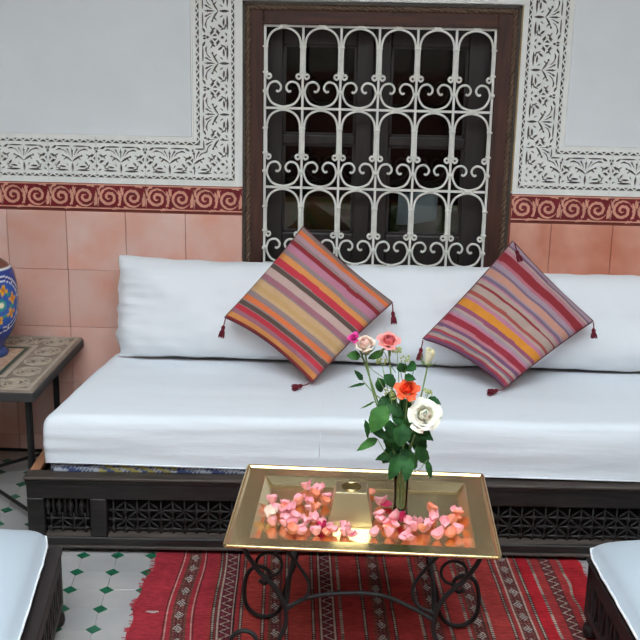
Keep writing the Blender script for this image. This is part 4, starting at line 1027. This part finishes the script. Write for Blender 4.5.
# ------------------------------------------------------------------ side table
sx0, sx1, sy0, sy1 = -1.52, -.957, -.595, -.035
st = thing('side_table', 'small square side table with carved grey-brown top and thin black legs', 'table', (0, 0, 0))
M_TOP = mat('carved_stone_top', (150, 134, 118), .65, rgb2=(120, 106, 94), vscale=18, bump=.4, bscale=60)
M_TOPR = mat('carved_relief', (176, 160, 142), .65, var=.12, vscale=30)
part('table_top', (sx0, sx1, sy0, sy1, .412, .438), M_TOP, st, .003)
part('edge_band', (sx0-.002, sx1+.002, sy0-.002, sy1+.002, .404, .432), mat('dark_slate_edge', (56, 52, 52), .6, var=.2), st, .002)
cx, cy = (sx0+sx1)/2, (sy0+sy1)/2
def frame_ring(h0, h1, z0, z1, m, nm):
    b = MB()
    for a in ((-h1, h1, -h1, -h0), (-h1, h1, h0, h1), (-h1, -h0, -h0, h0), (h0, h1, -h0, h0)): b.box(cx+a[0], cx+a[1], cy+a[2], cy+a[3], z0, z1)
    obj(nm, b, m, st)
frame_ring(.262, .272, .438, .4405, M_TOPR, 'border_moulding'); frame_ring(.150, .165, .438, .4405, M_TOPR, 'inner_moulding'); frame_ring(.130, .140, .438, .4395, mat('green_inlay', (44, 74, 58), .5), 'green_inlay')
b = MB(); b.box(cx-.128, cx+.128, cy-.128, cy+.128, .438, .4388); obj('mosaic_field', b, mat('pink_mosaic', (180, 128, 108), .5, rgb2=(196, 176, 150), vscale=45), st)
b = MB()
for k in range(20):
    side = k % 4; q = (k//4-2)*.105
    ex, ey = (q, -.213) if side == 0 else ((q, .213) if side == 1 else ((-.213, q) if side == 2 else (.213, q)))
    if abs(q) > .2 and side > 1: continue
    for r_ in (.041, .026, .010):
        c = [(cx+ex+r_*math.cos(a), cy+ey+r_*math.sin(a), .4392) for a in np.linspace(0, 2*math.pi, 17)[:-1]]; b.tube(c, .0030, 5, closed=True)
    for p in range(6):
        a = p*math.pi/3; b.tube([(cx+ex+.030*math.cos(a), cy+ey+.030*math.sin(a), .4390), (cx+ex+.038*math.cos(a+.3), cy+ey+.038*math.sin(a+.3), .4395)], .004, 5)
    if side < 2:
        b.tube(cr([(cx+ex+.044, cy+ey-.03, .439), (cx+ex+.052, cy+ey, .4395), (cx+ex+.060, cy+ey+.03, .439)], 4), .003, 5)
obj('carved_scrolls', b, M_TOPR, st, True)
for (x, y) in ((-.982, -.560), (-1.045, -.075), (-1.49, -.56), (-1.49, -.075)):
    b = MB(); b.tube([(x, y, 0), (x, y, .404)], .0105, 8); obj('leg', b, M_IRON, st)
for p, q in (((-.988, -.56, .035), (-1.49, -.075, .035)), ((-1.045, -.075, .045), (-1.49, -.56, .045)), ((-1.045, -.075, .035), (-1.49, -.075, .035)), ((-.988, -.56, .04), (-1.045, -.075, .04))):
    b = MB(); b.tube([p, q], .006, 6); obj('stretcher', b, M_IRON, st)
# ------------------------------------------------------------------ painted ceramic jar
vx, vy, vz = -1.202, -.26, .440
prof = [(.060, 0), (.062, .012), (.050, .026), (.058, .045), (.080, .08), (.096, .125), (.1015, .18), (.099, .235), (.088, .28), (.062, .305), (.044, .318), (.038, .33), (.040, .345), (.036, .347)]
pp_ = cr([(r, 0, z) for r, z in prof], 10); nA = 220
b = MB(); b.lathe([(p.x, p.z) for p in pp_], n=nA, cap=False)
vs_ = thing('painted_jar', 'blue ceramic jar painted with yellow flowers in a white-ringed medallion, on side table', 'jar', (vx, vy, vz))
jar = obj('jar_body', b, M_GLZ, vs_, True)
def jarcol(c):
    x, y, z = c.T; th = np.arctan2(y, x); th0 = -1.15; dt = (th-th0+math.pi) % (2*math.pi)-math.pi
    rr_ = np.minimum(.1, np.hypot(x, y)); 
    out = np.empty((len(x), 3)); out[:] = LN(38, 62, 140)
    z0 = .180
    best = None
    for t0 in (th0+.42, th0+.42+2.1, th0+.42-2.1):
        dt = (th-t0+math.pi) % (2*math.pi)-math.pi; X_ = dt*.1; Y_ = z-z0; r = np.hypot(X_, Y_)
        out[r < .092] = LN(226, 228, 232); out[r < .088] = LN(30, 50, 128); out[r < .078] = LN(222, 226, 232); out[r < .0745] = LN(40, 84, 168)
        for k in range(9):
            a = k*2*math.pi/9+.2; out[np.hypot(X_-.083*np.cos(a), Y_-.083*np.sin(a)) < .004] = LN(224, 226, 232)
        for k in range(6):
            a = k*math.pi/3+.35; fx, fy = .047*np.cos(a), .047*np.sin(a); q = np.hypot(X_-fx, Y_-fy); an = np.arctan2(Y_-fy, X_-fx)
            m = (q < .019*(.72+.28*np.cos(4*an+k))) & (r < .0745); out[m] = LN(232, 168, 44); out[m & (q < .006)] = LN(196, 110, 40)
            a += .52; q = np.hypot((X_-.040*np.cos(a)), (Y_-.040*np.sin(a))*1.5); out[(q < .010)] = LN(34, 132, 120)
        q = np.hypot(X_, Y_); out[q < .018] = LN(34, 142, 132); out[q < .009] = LN(230, 224, 190)
    out[z < .03] = LN(40, 66, 120); out[(z > .292)] = LN(120, 70, 56); out[(z > .286) & (z < .292)] = LN(214, 214, 214)
    return out
cloth_color(jar.data, jarcol)
